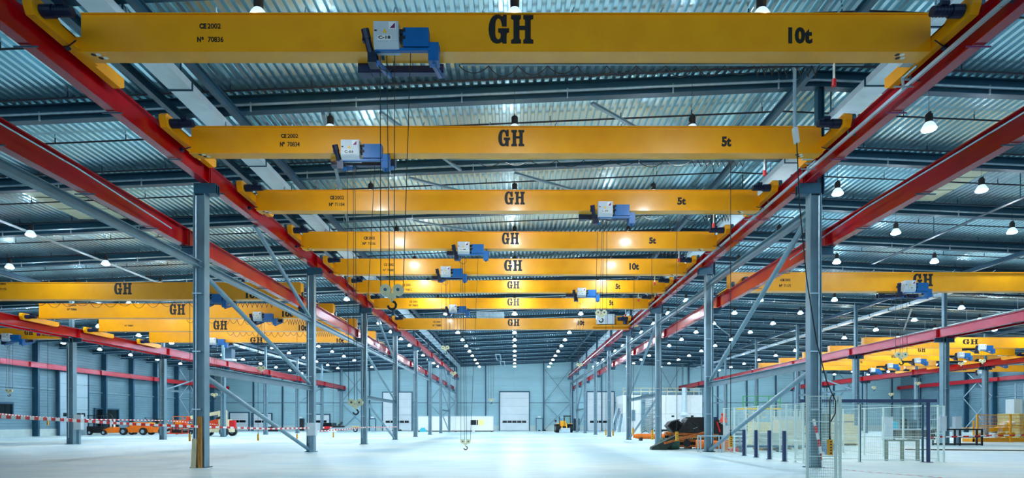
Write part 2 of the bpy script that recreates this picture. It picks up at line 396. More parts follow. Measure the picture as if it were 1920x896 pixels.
# ---------------- columns ----------------
def column(x, D, side, label, up=True, outer=False, conduit=True):
    """side: +1 hall centre lies to +x of the column, -1 to -x, 0 beams on both sides at equal height"""
    c = thing('steel_column', label, 'column', (x, D, 0))
    zt = 10.42 if not outer else 8.1
    g = MB(); b = .36 if not outer else .42; hh = .44 if not outer else .5
    g.ibeam((x, D, 0), (x, D, zt), hh, b, .025, .035, up=(1, 0, 0))
    part(c, 'shaft', g, M_STEEL)
    part(c, 'base_plate', MB().box(x-.3, x+.3, D-.26, D+.26, 0, .03), M_STEELD)
    if not outer:
        a, e = sorted((x-side*.2, x+side*.62)); part(c, 'bracket', MB().box(a, e, D-.17, D-.14, 10.43, 10.81).box(a, e, D+.14, D+.17, 10.43, 10.81).box(a, e, D-.18, D+.18, 10.79, 10.82).box(a, e, D-.18, D+.18, 10.42, 10.45).box(a, e, D-.02, D+.02, 10.45, 10.79), M_STEELD)
        a, e = sorted((x-side*.22, x-side*.75)); part(c, 'bracket', MB().ibeam((a, D, 8.27), (e, D, 8.27), .34, .3), M_STEELD)
        cx = x-side*.08
    else:
        part(c, 'bracket', MB().ibeam((x-.8, D, 8.27), (x+.8, D, 8.27), .34, .34), M_STEELD)
    if up:
        ux = x-side*.22 if not outer else x
        part(c, 'upper_shaft', MB().ibeam((ux, D, zt), (ux, D, zb(ux)), .26, .26, up=(1, 0, 0)), M_STEELD if not outer else M_STEEL)
    if conduit:
        q = MB().tube((x-side*.1 if side else x-.1, D-.2, .5), (x-side*.1 if side else x-.1, D-.2, zt-.1), .03, 6)
        for z in (2.2, 4.4, 6.6): q.box(x-.22, x+.1, D-.24, D-.16, z, z+.04)
        part(c, 'conduit', q, M_GALV)
    return c
for k, D in enumerate(FR):
    column(-12.0, D, 1, '%s grey steel column in the row along the left of the central aisle' % ORD[k], up=k >= 2)
    column(11.45, D, -1, '%s grey steel column in the row along the right of the central aisle' % ORD[k])
    if k >= 2:
        column(-35.3, D, 0, '%s grey steel column in the outer left row' % ORD[k-2], outer=True)
        column(34.25, D, 0, '%s grey steel column in the outer right row' % ORD[k-2], outer=True)
    if k >= 4:
        column(57.0, D, 0, '%s grey steel column in the farthest right row' % ORD[k-4], outer=True)
# ---------------- runway beams ----------------
def runway(x, z0, z1, label, y0, y1, splices, inner, cond=None, sz=.3):
    """inner: +1/-1 = side of x on which cranes run (towards which the conductor faces)"""
    t = thing('runway_beam', label, 'crane runway', (x, (y0+y1)/2, z0))
    ys = [y0]+[s for s in splices if y0 < s < y1]+[y1]; h = z1-z0
    for a, b in zip(ys, ys[1:]):
        g = MB().ibeam((x, a+.02, z0+h/2), (x, b-.02, z0+h/2), h, sz, .02, .035)
        for e in (a+.06, b-.06): g.box(x-sz/2+.01, x+sz/2-.01, e-.012, e+.012, z0+.035, z1-.035)
        part(t, 'beam_segment', g, M_RED)
    part(t, 'crane_rail', MB().box(x-.03, x+.03, y0, y1, z1, z1+.07), M_STEELD)
    if cond:
        cx = x+inner*(sz/2+.12); cz = z0+h*cond
        part(t, 'conductor_rail', MB().box(cx-.035, cx+.035, y0, y1, cz-.05, cz+.05), M_DUCT)
        g = MB(); y = y0+1
        while y < y1:
            g.box(min(x, cx), max(x, cx), y-.02, y+.02, cz+.05, cz+.08); g.box(cx-.02, cx+.02, y-.02, y+.02, cz-.05, cz+.2)
            y += 3
        part(t, 'rail_bracket', g, M_STEELD)
    g = MB(); y = y0+2
    while y < y1:
        g.box(x-.02-inner*.28 if inner > 0 else x-.3, x+.3 if inner > 0 else x+.02+.28, y-.015, y+.015, z0-.05, z0-.02); y += 3
    part(t, 'clamp_arm', g, M_PURPLE if cond else M_STEELD)
    return t
runway(-11.8, 10.83, 11.58, 'dark red crane runway beam rising overhead on the left of the central aisle', 6, 119, FR, 1)
runway(11.2, 10.83, 11.58, 'dark red crane runway beam with silver conductor rail on the right of the central aisle', 6, 119, FR, -1, .35)
runway(-12.6, 8.45, 9.12, 'bright red crane runway beam on the left bay side of the left column row', 6, 119, FR, -1, sz=.28)
runway(12.05, 8.45, 9.12, 'bright red crane runway beam on the right bay side of the right column row', 6, 119, FR, 1, sz=.28)
runway(-34.8, 8.45, 9.15, 'red crane runway beam on the inner side of the outer left columns', 34, 119, FR, 1)
runway(-35.8, 8.45, 9.15, 'red crane runway beam on the outer side of the outer left columns', 34, 119, FR, -1)
runway(33.75, 8.45, 9.15, 'red crane runway beam on the inner side of the outer right columns', 34, 119, FR, -1)
runway(34.8, 8.45, 9.15, 'red crane runway beam on the outer side of the outer right columns', 34, 119, FR, 1)
runway(56.5, 8.45, 9.15, 'red crane runway beam on the inner side of the farthest right columns', 60, 119, FR, -1)
runway(57.5, 8.45, 9.15, 'red crane runway beam on the outer side of the farthest right columns', 60, 119, FR, 1)
runway(-58.7, 8.45, 9.1, 'thin red crane runway beam along the left wall', 60, 119, FR, 1)
runway(78.6, 8.45, 9.1, 'thin red crane runway beam along the right wall', 70, 119, FR, -1)
# stay rods beside the outer faces of the two low inner runways
def rod(label, pts, r, m=M_GALV):
    return solo('stay_rod', label, 'rod', MB().path(pts, r, 6), m)
rod('long silver power tube along the face of the bright red runway at the left', [(-12.38, 10, 8.9), (-12.38, 16.4, 8.92), (-12.38, 20.9, 8.72)], .025)
rod('long silver power tube along the face of the bright red runway at the right', [(11.83, 10, 8.9), (11.83, 19.5, 8.95), (11.83, 24.9, 8.72)], .025)
# ---------------- longitudinal struts and diagonals ----------------
def strut(label, p, q, kind='i', w=.24, m=M_STEEL, name='brace_strut'):
    g = MB(); 
    if kind == 'i': g.ibeam(p, q, w, w, .02, .025)
    else: g.tube(p, q, w/2, 12)
    return solo(name, label, 'brace', g, m)
for k in range(-1, 8):
    a = 22.2+12*k+.2; b = a+11.6
    if k < 0: a = 8
    strut('grey strut below the left runway between the %s' % ('viewer and the nearest left column' if k < 0 else '%s and %s left columns' % (ORD[k], ORD[k+1])), (-12.0, a, 7.72), (-12.0, b, 7.72))
for k in range(0, 8):
    a = 22.2+12*k+.2; b = a+11.6
    strut('pale grey strut below the right runway between the %s and %s right columns' % (ORD[k], ORD[k+1]), (11.45, a, 9.85 if k == 0 else 9.6), (11.45, b, 9.85 if k == 0 else 9.6), w=.28)
for k in (0, 2, 6):
    a = 22.2+12*k; b = a+12; nm = '%s and %s' % (ORD[k], ORD[k+1])
    strut('low horizontal grey strut between the %s left columns' % nm, (-12, a+.2, 3.75), (-12, b-.2, 3.75), w=.28)
    strut('low horizontal grey strut between the %s right columns' % nm, (11.45, a+.2, 3.95), (11.45, b-.2, 3.95), w=.28)
    strut('lower diagonal grey tube brace between the %s left columns' % nm, (-12, a+.3, 3.5), (-12, b-.3, .12), 't', .2, name='diagonal_brace')
    strut('lower diagonal grey tube brace between the %s right columns' % nm, (11.45, a+.3, 3.7), (11.45, b-.3, .12), 't', .2, name='diagonal_brace')
    strut('middle diagonal grey tube brace between the %s left columns' % nm, (-12, a+.3, 7.4), (-12, b-.3, 4.0), 't', .2, name='diagonal_brace')
    strut('upper diagonal grey tube brace between the %s left columns' % nm, (-12, a+4.6, 10.8), (-12, b-.3, 7.9), 't', .2, name='diagonal_brace')
    strut('upper diagonal grey tube brace between the %s right columns' % nm, (11.45, a+.6, 9.6), (11.45, b-.3, 4.2), 't', .22, name='diagonal_brace')
for x, z0, side in ((-35.3, 0, 'left'), (34.25, 0, 'right')):
    for k in (3, 6):
        a = 22.2+12*k; b = a+12
        strut('horizontal strut between the %s and %s outer %s columns' % (ORD[k-2], ORD[k-1], side), (x, a+.3, 5), (x, b-.3, 5), w=.2)
        strut('diagonal brace between the %s and %s outer %s columns' % (ORD[k-2], ORD[k-1], side), (x, a+.3, 5), (x, b-.3, 8), 't', .16, name='diagonal_brace')
# ---------------- overhead cranes ----------------
def crane(label, D, xl, xr, zb_, zt, w, railL, railR, railZ, cL=.42, texts=(), motors=(1, 1), detail=2, festoon=None, ends=(1, 1), group=None):
    """xl,xr girder ends; rails at railL/railR; zb_,zt girder bottom and top"""
    t = thing('bridge_crane', label, 'overhead crane', ((xl+xr)/2, D+w/2, zb_), group)
    g = MB().box(xl, xr, D, D+w, zb_, zt)
    g.box(xl, xr, D-.05, D+w+.05, zt-.015, zt+.015)
    g.box(xl, xr, D-.02, D, zb_-.0, zb_+.02)
    part(t, 'girder', g, M_YEL)
    if detail > 1:
        x = xl+1.2; h = MB().box(x-.02, x+.02, D-.03, D+.02, zt+.015, zt+.08).tube((x, D-.02, zt+.06), (x+.05, D-.1, zt+.12), .02, 5)
        c0_ = part(t, 'rail_clip', h, M_STEEL); n = 1
        while x+2.3*n < xr:
            c1_ = c0_.copy(); COL.objects.link(c1_); c1_.location = (2.3*n, 0, 0); n += 1
    ch = .4
    for side, rx, ex, mo, en in ((1, railL, xl, motors[0], ends[0]), (-1, railR, xr, motors[1], ends[1])):
        if not en: continue
        a, b = sorted((rx-side*.13, rx+side*cL)); c0, c1 = sorted((rx+side*(cL-.22), rx+side*cL))
        y0, y1 = D-1.35, D+w+1.45
        g = MB()
        g.prism([(c0, y0, railZ-.05), (c0, y0+.1, railZ-.26), (c0, y1-.15, railZ-.28), (c0, y1, railZ-.18), (c0, y1, railZ+.08), (c0, y0+.9, railZ+.08), (c0, y0+.7, railZ+.2), (c0, y0+.1, railZ+.2), (c0, y0, railZ+.1)], (c1-c0, 0, 0))
        g.box(a, b, y0+.9, y1-.75, railZ+.04, railZ+.08)
        ec = part(t, 'end_carriage', g, M_YEL)
        for yy in (y0+.35, y1-.35):
            wl = MB().tube((rx-.05, yy, railZ+.15), (rx+.05, yy, railZ+.15), .15, 14); part(t, 'wheel', wl, M_STEELD) if detail > 1 else None
        p0, p1 = sorted((rx+side*cL, ex)); 
        part(t, 'end_plate', MB().box(p0, p1, D+.02, D+w-.02, zb_+.02, railZ+.06).box(p0+.02, p1-.02, D-.2, D+w+.2, zb_+.04, zb_+.08), M_YEL)
        if mo:
            m = MB(); mx = rx+side*(cL+.02); my = y0+.3; mz = railZ-.04
            m.tube((mx, my, mz), (mx+side*.28, my, mz), .15, 14); m.tube((mx+side*.28, my, mz), (mx+side*.72, my, mz), .115, 14)
            m.box(min(mx+side*.35, mx+side*.55), max(mx+side*.35, mx+side*.55), my-.1, my+.1, mz+.1, mz+.2)
            for q in range(5): m.tube((mx+side*(.32+.08*q), my, mz), (mx+side*(.34+.08*q), my, mz), .125, 14)
            part(t, 'drive_motor', m, M_MOTOR)
            if detail > 1:
                s = MB().tube((ex-side*.3, D-.02, zb_+.08), (ex-side*.3, D-.12, zb_+.1), .07, 8).tube((ex-side*.3, D-.08, zb_+.08), (ex+side*.25, D-.5, zb_-.02), .018, 6)
                part(t, 'limit_switch', s, M_MOTOR)
    for (s, x0, x1, yt, yb) in texts: px_letters(t, s, x0, x1, yt, yb, D-.002)
    if festoon:
        fx0, fx1, nl, sag = festoon; yy = D+w+.12
        part(t, 'festoon_track', MB().box(fx0, fx1+1.2, yy-.03, yy+.03, zb_+.02, zb_+.08).box(fx0, fx0+.04, D+w, yy+.03, zb_+.02, zb_+.1).box(fx1, fx1+.04, D+w, yy+.03, zb_+.02, zb_+.1), M_STEEL)
        cb = MB(); x = fx0; L_ = fx1-fx0; ws = [1.0]*nl; ws = [L_*.82/nl]*nl
        for i, wd in enumerate(ws):
            n = 10; sg = sag*(.75+.5*((i*37) % 10)/10)
            cb.path([(x+wd*j/n, yy, zb_+.0-4*sg*(j/n)*(1-j/n)) for j in range(n+1)], .014, 5); x += wd
        nb = 9
        for i in range(nb):
            wd = L_*.18/nb; n = 8
            cb.path([(x+wd*.2*math.sin(math.pi*2*j/n)+wd*j/n, yy, zb_-4*sag*1.15*(j/n)*(1-j/n)) for j in range(n+1)], .014, 5); x += wd
        part(t, 'festoon_cable', cb, M_BLACK)
    return t
def hoist(label, D, bx, zb_, dz, code, w, mirror=False, box_m=M_BOX, drum_m=M_BLUE, group=None, detail=2):
    """hoist trolley clamped to the girder; bx = world x of the control box left edge"""
    t = thing('hoist_trolley', label, 'hoist', (bx+.3, D-.4, zb_+dz-.3), group)
    X = bx; Z = zb_+dz
    def B(*a): 
        x0, x1, y0, y1, z0, z1 = a; return (X+x0, X+x1, D+y0, D+y1, Z+z0, Z+z1)
    g = MB().box(*B(0, .62, -.62, -.28, -.14, .38))
    g.prism([(X, D-.62, Z-.14), (X, D-.52, Z-.26), (X, D-.28, Z-.26), (X, D-.28, Z-.14)], (.62, 0, 0))
    cb = part(t, 'control_box', g, box_m)
    part(cb, 'box_door', MB().box(*B(.03, .59, -.635, -.62, -.12, .36)), box_m)
    e = MB().box(*B(.38, .56, -.642, -.635, .17, .35)); part(cb, 'emblem_plate', e, M_WHITE)
    part(cb, 'emblem', MB().prism([(X+.41, D-.645, Z+.19), (X+.54, D-.645, Z+.19), (X+.54, D-.645, Z+.33)], (0, .003, 0)), M_PURPLE)
    part(cb, 'warning_sign', MB().prism([(X+.23, D-.645, Z+.08), (X+.34, D-.645, Z+.08), (X+.285, D-.645, Z+.18)], (0, .01, 0)), M_WARN)
    part(cb, 'code_plate', MB().box(*B(.11, .45, -.642, -.635, -.10, .02)), M_WHITE)
    if code: lettering(cb, code, X+.13, X+.43, Z-.08, Z, D-.645)
    part(cb, 'lock', MB().box(*B(.03, .09, -.65, -.63, .12, .15)), M_BLACK)
    d = MB().box(*B(.72, 1.36, -.55, -.3, -.2, .27)); part(t, 'drum_housing', d, drum_m)
    part(t, 'frame_beam', MB().box(*B(.02, 1.4, -.52, -.42, -.29, -.22)), drum_m)
    part(t, 'gear_case', MB().box(*B(1.34, 1.6, -.5, -.2, -.52, -.06)).box(*B(1.6, 1.62, -.42, -.28, -.2, -.1)), drum_m)
    if detail > 1:
        for z in (.2, .02):
            pl = MB().box(*B(.62, .74, -.5, -.38, z-.06, z+.06)).box(*B(.72, .78, -.56, -.48, z-.04, z+.04)); part(t, 'cable_plug', pl, M_BLACK)
        part(t, 'cable_loop', MB().path([(X+.02, D-.3, Z-.28), (X+.08, D-.35, Z-.62), (X+.3, D-.35, Z-.72), (X+.42, D-.3, Z-.6), (X+.4, D-.1, Z-.3)], .012), M_BLACK)
    m = MB().tube((X-.24, D-.5, Z+.26), (X-.2, D-.42, Z+.06), .1, 14).tube((X-.2, D-.42, Z+.06), (X-.12, D-.3, Z-.3), .085, 12)
    m.box(*B(-.2, .02, -.4, -.1, -.5, -.2)).box(*B(-.32, -.24, -.45, -.35, .0, .12)); part(t, 'hoist_motor', m, M_MOTOR)
    # frame under the girder: arms and rear trolley
    lo = -.12-dz
    a = MB().bar((X+.05, D-.36, Z-.5), (X+.12, D+w+.3, Z+lo-.05), .09, .12); part(t, 'arm', a, drum_m)
    a = MB().bar((X+1.46, D-.36, Z-.54), (X+1.5, D+w+.3, Z+lo-.05), .09, .12)
    part(t, 'arm', a, drum_m)
    for wx in (X+.08, X+1.48): part(t, 'trolley_wheel', MB().tube((wx-.03, D+.08, zb_-.075), (wx+.03, D+.08, zb_-.075), .075, 12), M_STEELD)
    r = MB().box(*B(-.7, 1.56, w+.14, w+.32, lo-.05, lo+.14)).box(*B(-.7, -.35, w+.1, w+.36, lo-.08, lo+.2)).box(*B(1.4, 1.6, w+.1, w+.36, lo-.08, lo+.16))
    part(t, 'counter_trolley', r, M_NAVY)
    return t
def hook(t, top, bot, s=1.0, single=False, big=False):
    """hook block hanging at bot (Vector at hook underside) with ropes up to the points of top"""
    x, y, z = bot
    hb = part(t, 'hook_block', MB().box(x-.1*s, x+.1*s, y-.05, y+.05, z+.3*s, z+.42*s).box(x-.035*s, x+.035*s, y-.03, y+.03, z+.2*s, z+.42*s), M_CREAM)
    for dx in ((-.17, .17) if not single else (0,)):
        g = MB().tube((x+dx*s, y-.06, z+.52*s), (x+dx*s, y+.06, z+.52*s), .15*s, 14); part(hb, 'sheave', g, M_CREAM)
        part(hb, 'sheave_hub', MB().tube((x+dx*s, y-.075, z+.52*s), (x+dx*s, y+.075, z+.52*s), .045*s, 8), M_STEELD)
    pts = [(x, y, z+.3*s)]+[(x+.11*s*math.sin(a), y, z+.11*s+.11*s*math.cos(a)) for a in [math.radians(v) for v in (0, 40, 80, 120, 160, 200, 235, 265)]]
    part(hb, 'hook', smooth_mb(pts, .033*s), M_BLACK)
    n = len(top)
    offs = ([-.3, -.06, .06, .3] if not single else [-.12, .12, .12, -.12])
    if n == 2: offs = [-.14, .14]
    for i, p in enumerate(top):
        part(t, 'wire_rope', MB().tube(p, (x+offs[i % 4 if n != 2 else i]*s, y, z+.55*s), .011, 5, cap=False), M_ROPE)
def smooth_mb(pts, r):
    return MB().path(pts, r, 8)
CR = [  # D, xl, xr, ytop, ybot, width, rated, serial, texts, label
 (15.0, 152, 1745, 27, 98, .45), (20.24, 359, 1540, 238, 287.5, .42), (25.5, 482, 1420.5, 357, 395, .42), (30.9, 567.5, 1340, 435, 466, .42),
 (36.4, 628, 1284, 485.7, 514, .45), (41.5, 670, 1246, 526, 548, .42), (46.85, 706, 1216, 559, 578, .42), (56.2, 755, 1180, 597, 617, .5)]
TX = [
 [('GH',916,1000,27.5,82), ('CE',374,387,44,54), ('2002',389,414,44,54), ('N',370,377,69,79), ('º',378,382,69,75), ('70836',390,419,69,79), ('10t',1478,1523,51,82)],
 [('GH',934,983,243,274.5), ('CE',527,537,251,258.5), ('2002',539,559,251,258.5), ('Nº',525,534,266,275), ('70834',539,562,266,275), ('5t',1353,1371,256,275)],
 [('GH',946,984,359,383.5), ('CE',619,627,367,374), ('2002',628,645,367,374), ('Nº',617,625,380,386.5), ('71104',628,646,380,386.5), ('5t',1270,1286,370,384)],
 [('GH',941,973,436,458), ('CE',682,690,443.5,449), ('2002',691,703,443.5,449), ('Nº',680,687,454,459), ('71106',690,704,454,459), ('5t',1217,1230,445,457)],
 [('GH',945,979,487,508), ('CE 2002',720,738,494,498.5), ('Nº 70885',718,740,504,508.5), ('10t',1180,1198,493,506)],
 [('GH',951,974,527,541), ('CE 2002',755,770,532,536.5), ('Nº 70832',753,772,541,545), ('5t',1154,1163,532,542)],
 [('GH',951,974,559,573), ('CE 2002',768,783,563.5,567.5), ('Nº 70833',767,784,570.5,574.5), ('5t',1142,1150,563,572.5)],
 [('GH',952,974,598,611), ('CE 2002',812,826,602,605), ('Nº 70880',811,827,608,612), ('10t',1083,1096,600,610)]]
HO = [  # box left px, dz, code, label
 (700, 0, 'C-18'), (639, -.2, 'C-03'), (1122, -.2, 'C-02'), (858, -.2, 'C-08'), (826, -.05, 'C-14'), (1082.5, -.2, 'C-01'), (842, -.2, 'C-04')]
HK = [  # hook px x, y ; ropes top px
 (735, 580, (713, 725, 740, 770), .95), (667, 777, (651, 662, 665, 704), .8), (1127, 604, (1121, 1130, 1132, 1138), .8), (873, 843, (864, 867, 871, 897), .85),
 (835, 664, (828, 836, 838, 844), .8), (1086.5, 693, (1082, 1086, 1088, 1094), .7), (850, 709, (844, 850, 852, 858), .8)]
FS = [(860, 1540, 10, .26), (840, 1400, 9, .2), (1090, 1370, 6, .25), (930, 1290, 8, .25), (880, 1240, 8, .2), (1160, 1228, 3, .25), (1090, 1200, 4, .2), None]
cnames = ['nearest yellow ten tonne bridge crane, number 70836, spanning the top of the view', 'second yellow bridge crane, five tonne, number 70834', 'third yellow bridge crane, five tonne, number 71104',
 'fourth yellow bridge crane, five tonne, number 71106', 'fifth yellow bridge crane, ten tonne, number 70885', 'sixth yellow bridge crane, five tonne, number 70832',
 'seventh yellow bridge crane, five tonne, number 70833', 'farthest yellow bridge crane over the central aisle, ten tonne, with grey cabinets']
CZ = []
for i, (D, pl, pr, yt, yb, w) in enumerate(CR):
    a = at(pl, yb, D); b = at(pr, yt, D); CZ.append((a.z, D, w))
    fs = None
    if FS[i]:
        dd = D+w; fs = (at(FS[i][0], 0, dd).x, at(FS[i][1], 0, dd).x, FS[i][2], FS[i][3])
    c = crane(cnames[i], D, a.x, b.x, a.z, b.z, w, -11.8, 11.2, 11.65, .42, TX[i], festoon=fs)
    if i < 5:    # round buffer stickers on the underside
        for sx, dx in ((a.x+.25, 1), (b.x-.8, 1)):
            for q, mm in ((0, M_BLACK), (1, M_WHITE), (2, M_BLACK), (3, M_WHITE)):
                part(c, 'round_sticker', MB().tube((sx+.13*(q % 2)+.1*(q//2), D+.1+.14*(q//2), a.z-.001), (sx+.13*(q % 2)+.1*(q//2), D+.1+.14*(q//2), a.z-.004), .06, 12), mm)
    # warning lamp and collector mast at the right end
    if i < 7:
        k = 1 if i == 0 else .8
        lx = b.x-2.2*k; yy = D+w+.1
        wl = part(c, 'warning_lamp', MB().tube((lx, yy, a.z-.38), (lx, yy, a.z-.56), .06, 10), M_REDP)
        part(c, 'lamp_pole', MB().tube((lx, yy, a.z+.05), (lx, yy, a.z-.38), .03, 6), M_WHITE)
        mx = 10.75; g = MB().tube((mx, D+w+.6, a.z), (mx, D+w+.6, 10.95), .035, 6).box(mx-.05, 11.1, D+w+.57, D+w+.63, 11.2, 11.24).box(mx-.25, mx+.3, D+w+.58, D+w+.62, 11.0, 11.03).tube((mx, D+w+.05, a.z-.04), (mx, D+w+.62, a.z-.04), .03, 6)
        part(c, 'collector_mast', g, M_GALV)
        jb = MB().box(b.x-.3, b.x+.1, D+w+.05, D+w+.35, a.z+.1, a.z+.6); part(c, 'junction_box', jb, M_BOX)
for i, (bp, dz, code) in enumerate(HO):
    z, D, w = CZ[i]; bx = (bp-VX)*(D-.62)/F
    dark = {5: 'light blue', 6: 'blue'}.get(i, 'blue')
    h = hoist('%s and grey hoist marked %s on the %s aisle crane' % (dark, code, ORD[i]), D, bx, z, dz, code, w)
    hx, hy, tops, s = HK[i]; Dh = D-.2
    hook(h, [Vector(((p-VX)*Dh/F, Dh, z-.1)) for p in tops], at(hx, hy, Dh), s, big=(i == 0))
# far crane: top-running hoist, cabinets, yellow frame
z, D, w = CZ[7]
t = thing('hoist_trolley', 'dark low hoist trolley on top of the farthest bridge crane over the central aisle', 'hoist', at(920, 596, D+.6))
part(t, 'trolley_frame', MB().box(*(at(893, 0, D).x, at(945, 0, D).x, D+.2, D+1.6, 12.0, 12.12)), M_GALV)
part(t, 'drum', MB().tube((at(897, 0, D).x, D+.9, 12.25), (at(941, 0, D).x, D+.9, 12.25), .16, 12), M_NAVY)
part(t, 'trolley_rail', MB().box(at(893, 0, D).x, at(945, 0, D).x, D+.2, D+.25, 12.12, 12.5).box(at(893, 0, D).x, at(945, 0, D).x, D+1.5, D+1.55, 12.45, 12.5), M_GALV)
hook(t, [Vector(((p-VX)*(D+.3)/F, D+.3, 12.0)) for p in (917, 920, 923, 926)], at(921, 757, D+.3), .8)
cx0, cx1 = at(1117, 0, D).x, at(1150, 0, D).x
t = thing('control_cabinet', 'grey double control cabinet on the walkway of the farthest bridge crane', 'cabinet', ((cx0+cx1)/2, D-.5, 11.1))
for a, b in ((cx0, cx0+(cx1-cx0)*.6), (cx0+(cx1-cx0)*.62, cx1)):
    p = part(t, 'cabinet_body', MB().box(a, b, D-.7, D-.1, 11.15, 12.1), M_BOX); part(p, 'cabinet_door', MB().box(a+.05, b-.05, D-.73, D-.7, 11.2, 12.05), M_BOX)
g = MB().box(cx0-.3, cx1+2.3, D-.75, D-.05, 10.98, 11.04)
for x in (cx0-1.9, cx0-1.2, cx0, cx1, cx1+1, cx1+2): g.bar((x, D-.7, 11.0), (x+.1, D-.7, 11.5), .03)
g.box(cx0-1.9, cx0, D-.72, D-.68, 11.48, 11.52)
part(t, 'walkway', g, M_YEL)
g = MB().box(cx1+.2, cx1+1.4, D-.5, D-.1, 11.1, 11.95); part(t, 'motor_frame', g, M_YEL)
part(t, 'travel_motor', MB().tube((cx1+.3, D-.65, 11.65), (cx1+1.1, D-.65, 11.65), .17, 12).tube((cx1+1.0, D-.65, 11.75), (cx1+1.0, D-.65, 11.15), .17, 12), M_NAVY)

# left bay cranes
LZ = 9.19
LB = [(35.5, 'first', 'C-11', 372, [('GH',214,247,530,552), ('10t',461,486,549,559), ('2002',0,11,530,534), ('71173',0,12,540,544)], -12.9),
      (41.8, 'second', 'C-15', 474, [('GH',318,347,570,590), ('10t',529,549,583,594), ('CE2002',128,143,571,574), ('Nº 70886',126,144,578,582)], -12.9),
      (47.8, 'third', 'C-16', None, [('GH',400,426,601,618), ('10t',560,576,609,620), ('Nº 70887',234,250,609,612)], -12.9),
      (54.4, 'fourth', 'C-12', 392, [('GH',469,493,632,643), ('10t',631,645,634,643)], -12.9)]
LH = [None, (490, 702, (484, 487, 491, 495), .9), None, (402, 749, (398, 401, 403, 406), .9)]
for i, (D, nm, code, bp, tx, xr) in enumerate(LB):
    c = crane('%s yellow ten tonne bridge crane from the front in the bay left of the aisle' % nm, D, -34.3, -13.1, 9.26, 10.28, .5, -34.8, -12.6, LZ, .42, tx,
              festoon=(-24 if i else -30, -15, 14, .35))
    if bp:
        bx = (bp-VX)*(D-.62)/F
        h = hoist('blue and grey hoist trolley marked %s on the %s crane of the left bay' % (code, nm), D, bx, 9.26, -.05, code, .5)
        if LH[i]:
            hx, hy, tops, s = LH[i]; hook(h, [Vector(((p-VX)*(D-.2)/F, D-.2, 9.1)) for p in tops], at(hx, hy, D-.2), s)
D = 47.3
c = crane('yellow bridge crane in the far left bay with a purple emblem beside its lettering', D, -58, -36.4, 8.55, 9.4, .45, -58.7, -35.8, 9.19, .34,
          [('GH',46,62,618,628)], festoon=None)
px_letters(c, 'VAN DEN BRUKER', 78, 105, 626, 630, D)
part(c, 'emblem', MB().box(at(69, 0, D).x, at(76, 0, D).x, D-.012, D-.002, at(0, 629.5, D).z, at(0, 622, D).z), M_PURPLE)
h = hoist('bright blue and white hoist trolley at the left edge on the far left bay crane', D, (2-VX)*(D-.62)/F, 8.55, -.02, '', .45)
hook(h, [Vector(((p-VX)*(D-.2)/F, D-.2, 8.4)) for p in (14, 16, 18, 24)], at(17, 743, D-.2), .9)
# right bay crane
D = 33.0
c = crane('long yellow bridge crane, number 71172, in the bay right of the aisle', D, 12.25, 33.3, 9.2, 10.25, .5, 12.05, 33.75, 9.19, .42,
          [('GH',1712,1749,513,536.5), ('CE',1463,1471,522.5,527), ('2002',1472,1482,522.5,527), ('Nº',1461,1467,533,538), ('71172',1470,1483,533,538)], motors=(0, 1), festoon=(26, 32, 6, .2))
part(c, 'drive_motor', MB().tube((13.0, D-.3, 9.7), (13.6, D-.3, 9.75), .13, 12).box(12.9, 13.1, D-.5, D-.05, 9.45, 9.9), M_MOTOR)
h = hoist('blue and grey hoist trolley marked C-20 covering part of the lettering in the right bay', D, (1697-VX)*(D-.62)/F, 9.13, .15, 'C-20', .5)
hook(h, [Vector(((p-VX)*(D-.2)/F, D-.2, 9.0)) for p in (1680, 1689, 1691, 1700)], at(1690, 684, D-.2), 1.1)
# cranes of the second and third right bays
RB = [(58.5, 1838, (1792, 1820), 1842, 686), (64.9, 1798, (1708, 1735), 1802, 690), (70.7, 1717, (1658, 1680), 1721, 726), (77, 1666, (1600, 1617), 1671, 746), (83.5, 1633, None, 1639, 733)]
for i, (D, bp, g, hx, hy) in enumerate(RB):
    tx = [('GH', g[0]+13, g[1]+(14 if i == 0 else 0), at(0,0,D).y and VY-(10.25-H)*F/D+2, VY-(9.6-H)*F/D)] if g else []
    c = crane('%s yellow bridge crane in the second bay right of the aisle' % ['front', 'second', 'third', 'fourth', 'last'][i], D, 35.3, 56.0, 9.26, 10.3, .5, 34.8, 56.5, LZ, .42, tx, detail=1)
    h = hoist('small grey and blue hoist trolley on the %s crane of the second right bay' % ['front', 'second', 'third', 'fourth', 'last'][i], D, (bp-VX)*(D-.6)/F, 9.26, -.1, '', .5, detail=1)
    hook(h, [Vector(((p-VX)*(D-.2)/F, D-.2, 9.0)) for p in (hx-2, hx+2)], at(hx, hy, D-.2), 1.0)
for i, D in enumerate((74.0, 86.0)):
    tx = [('GH', 1798, 1812, VY-8.2*F/D, VY-7.7*F/D)] if i else []
    crane('%s yellow bridge crane in the farthest right bay' % ['front', 'rear'][i], D, 58.0, 78.0, 9.26, 10.2, .5, 57.5, 78.6, LZ, .42, tx, detail=1)
    hoist('small dark hoist trolley on the %s crane of the farthest right bay' % ['front', 'rear'][i], D, ((1868 if i == 0 else 1735+100)-VX)*(D-.6)/F, 9.26, -.1, '', .5, detail=1)

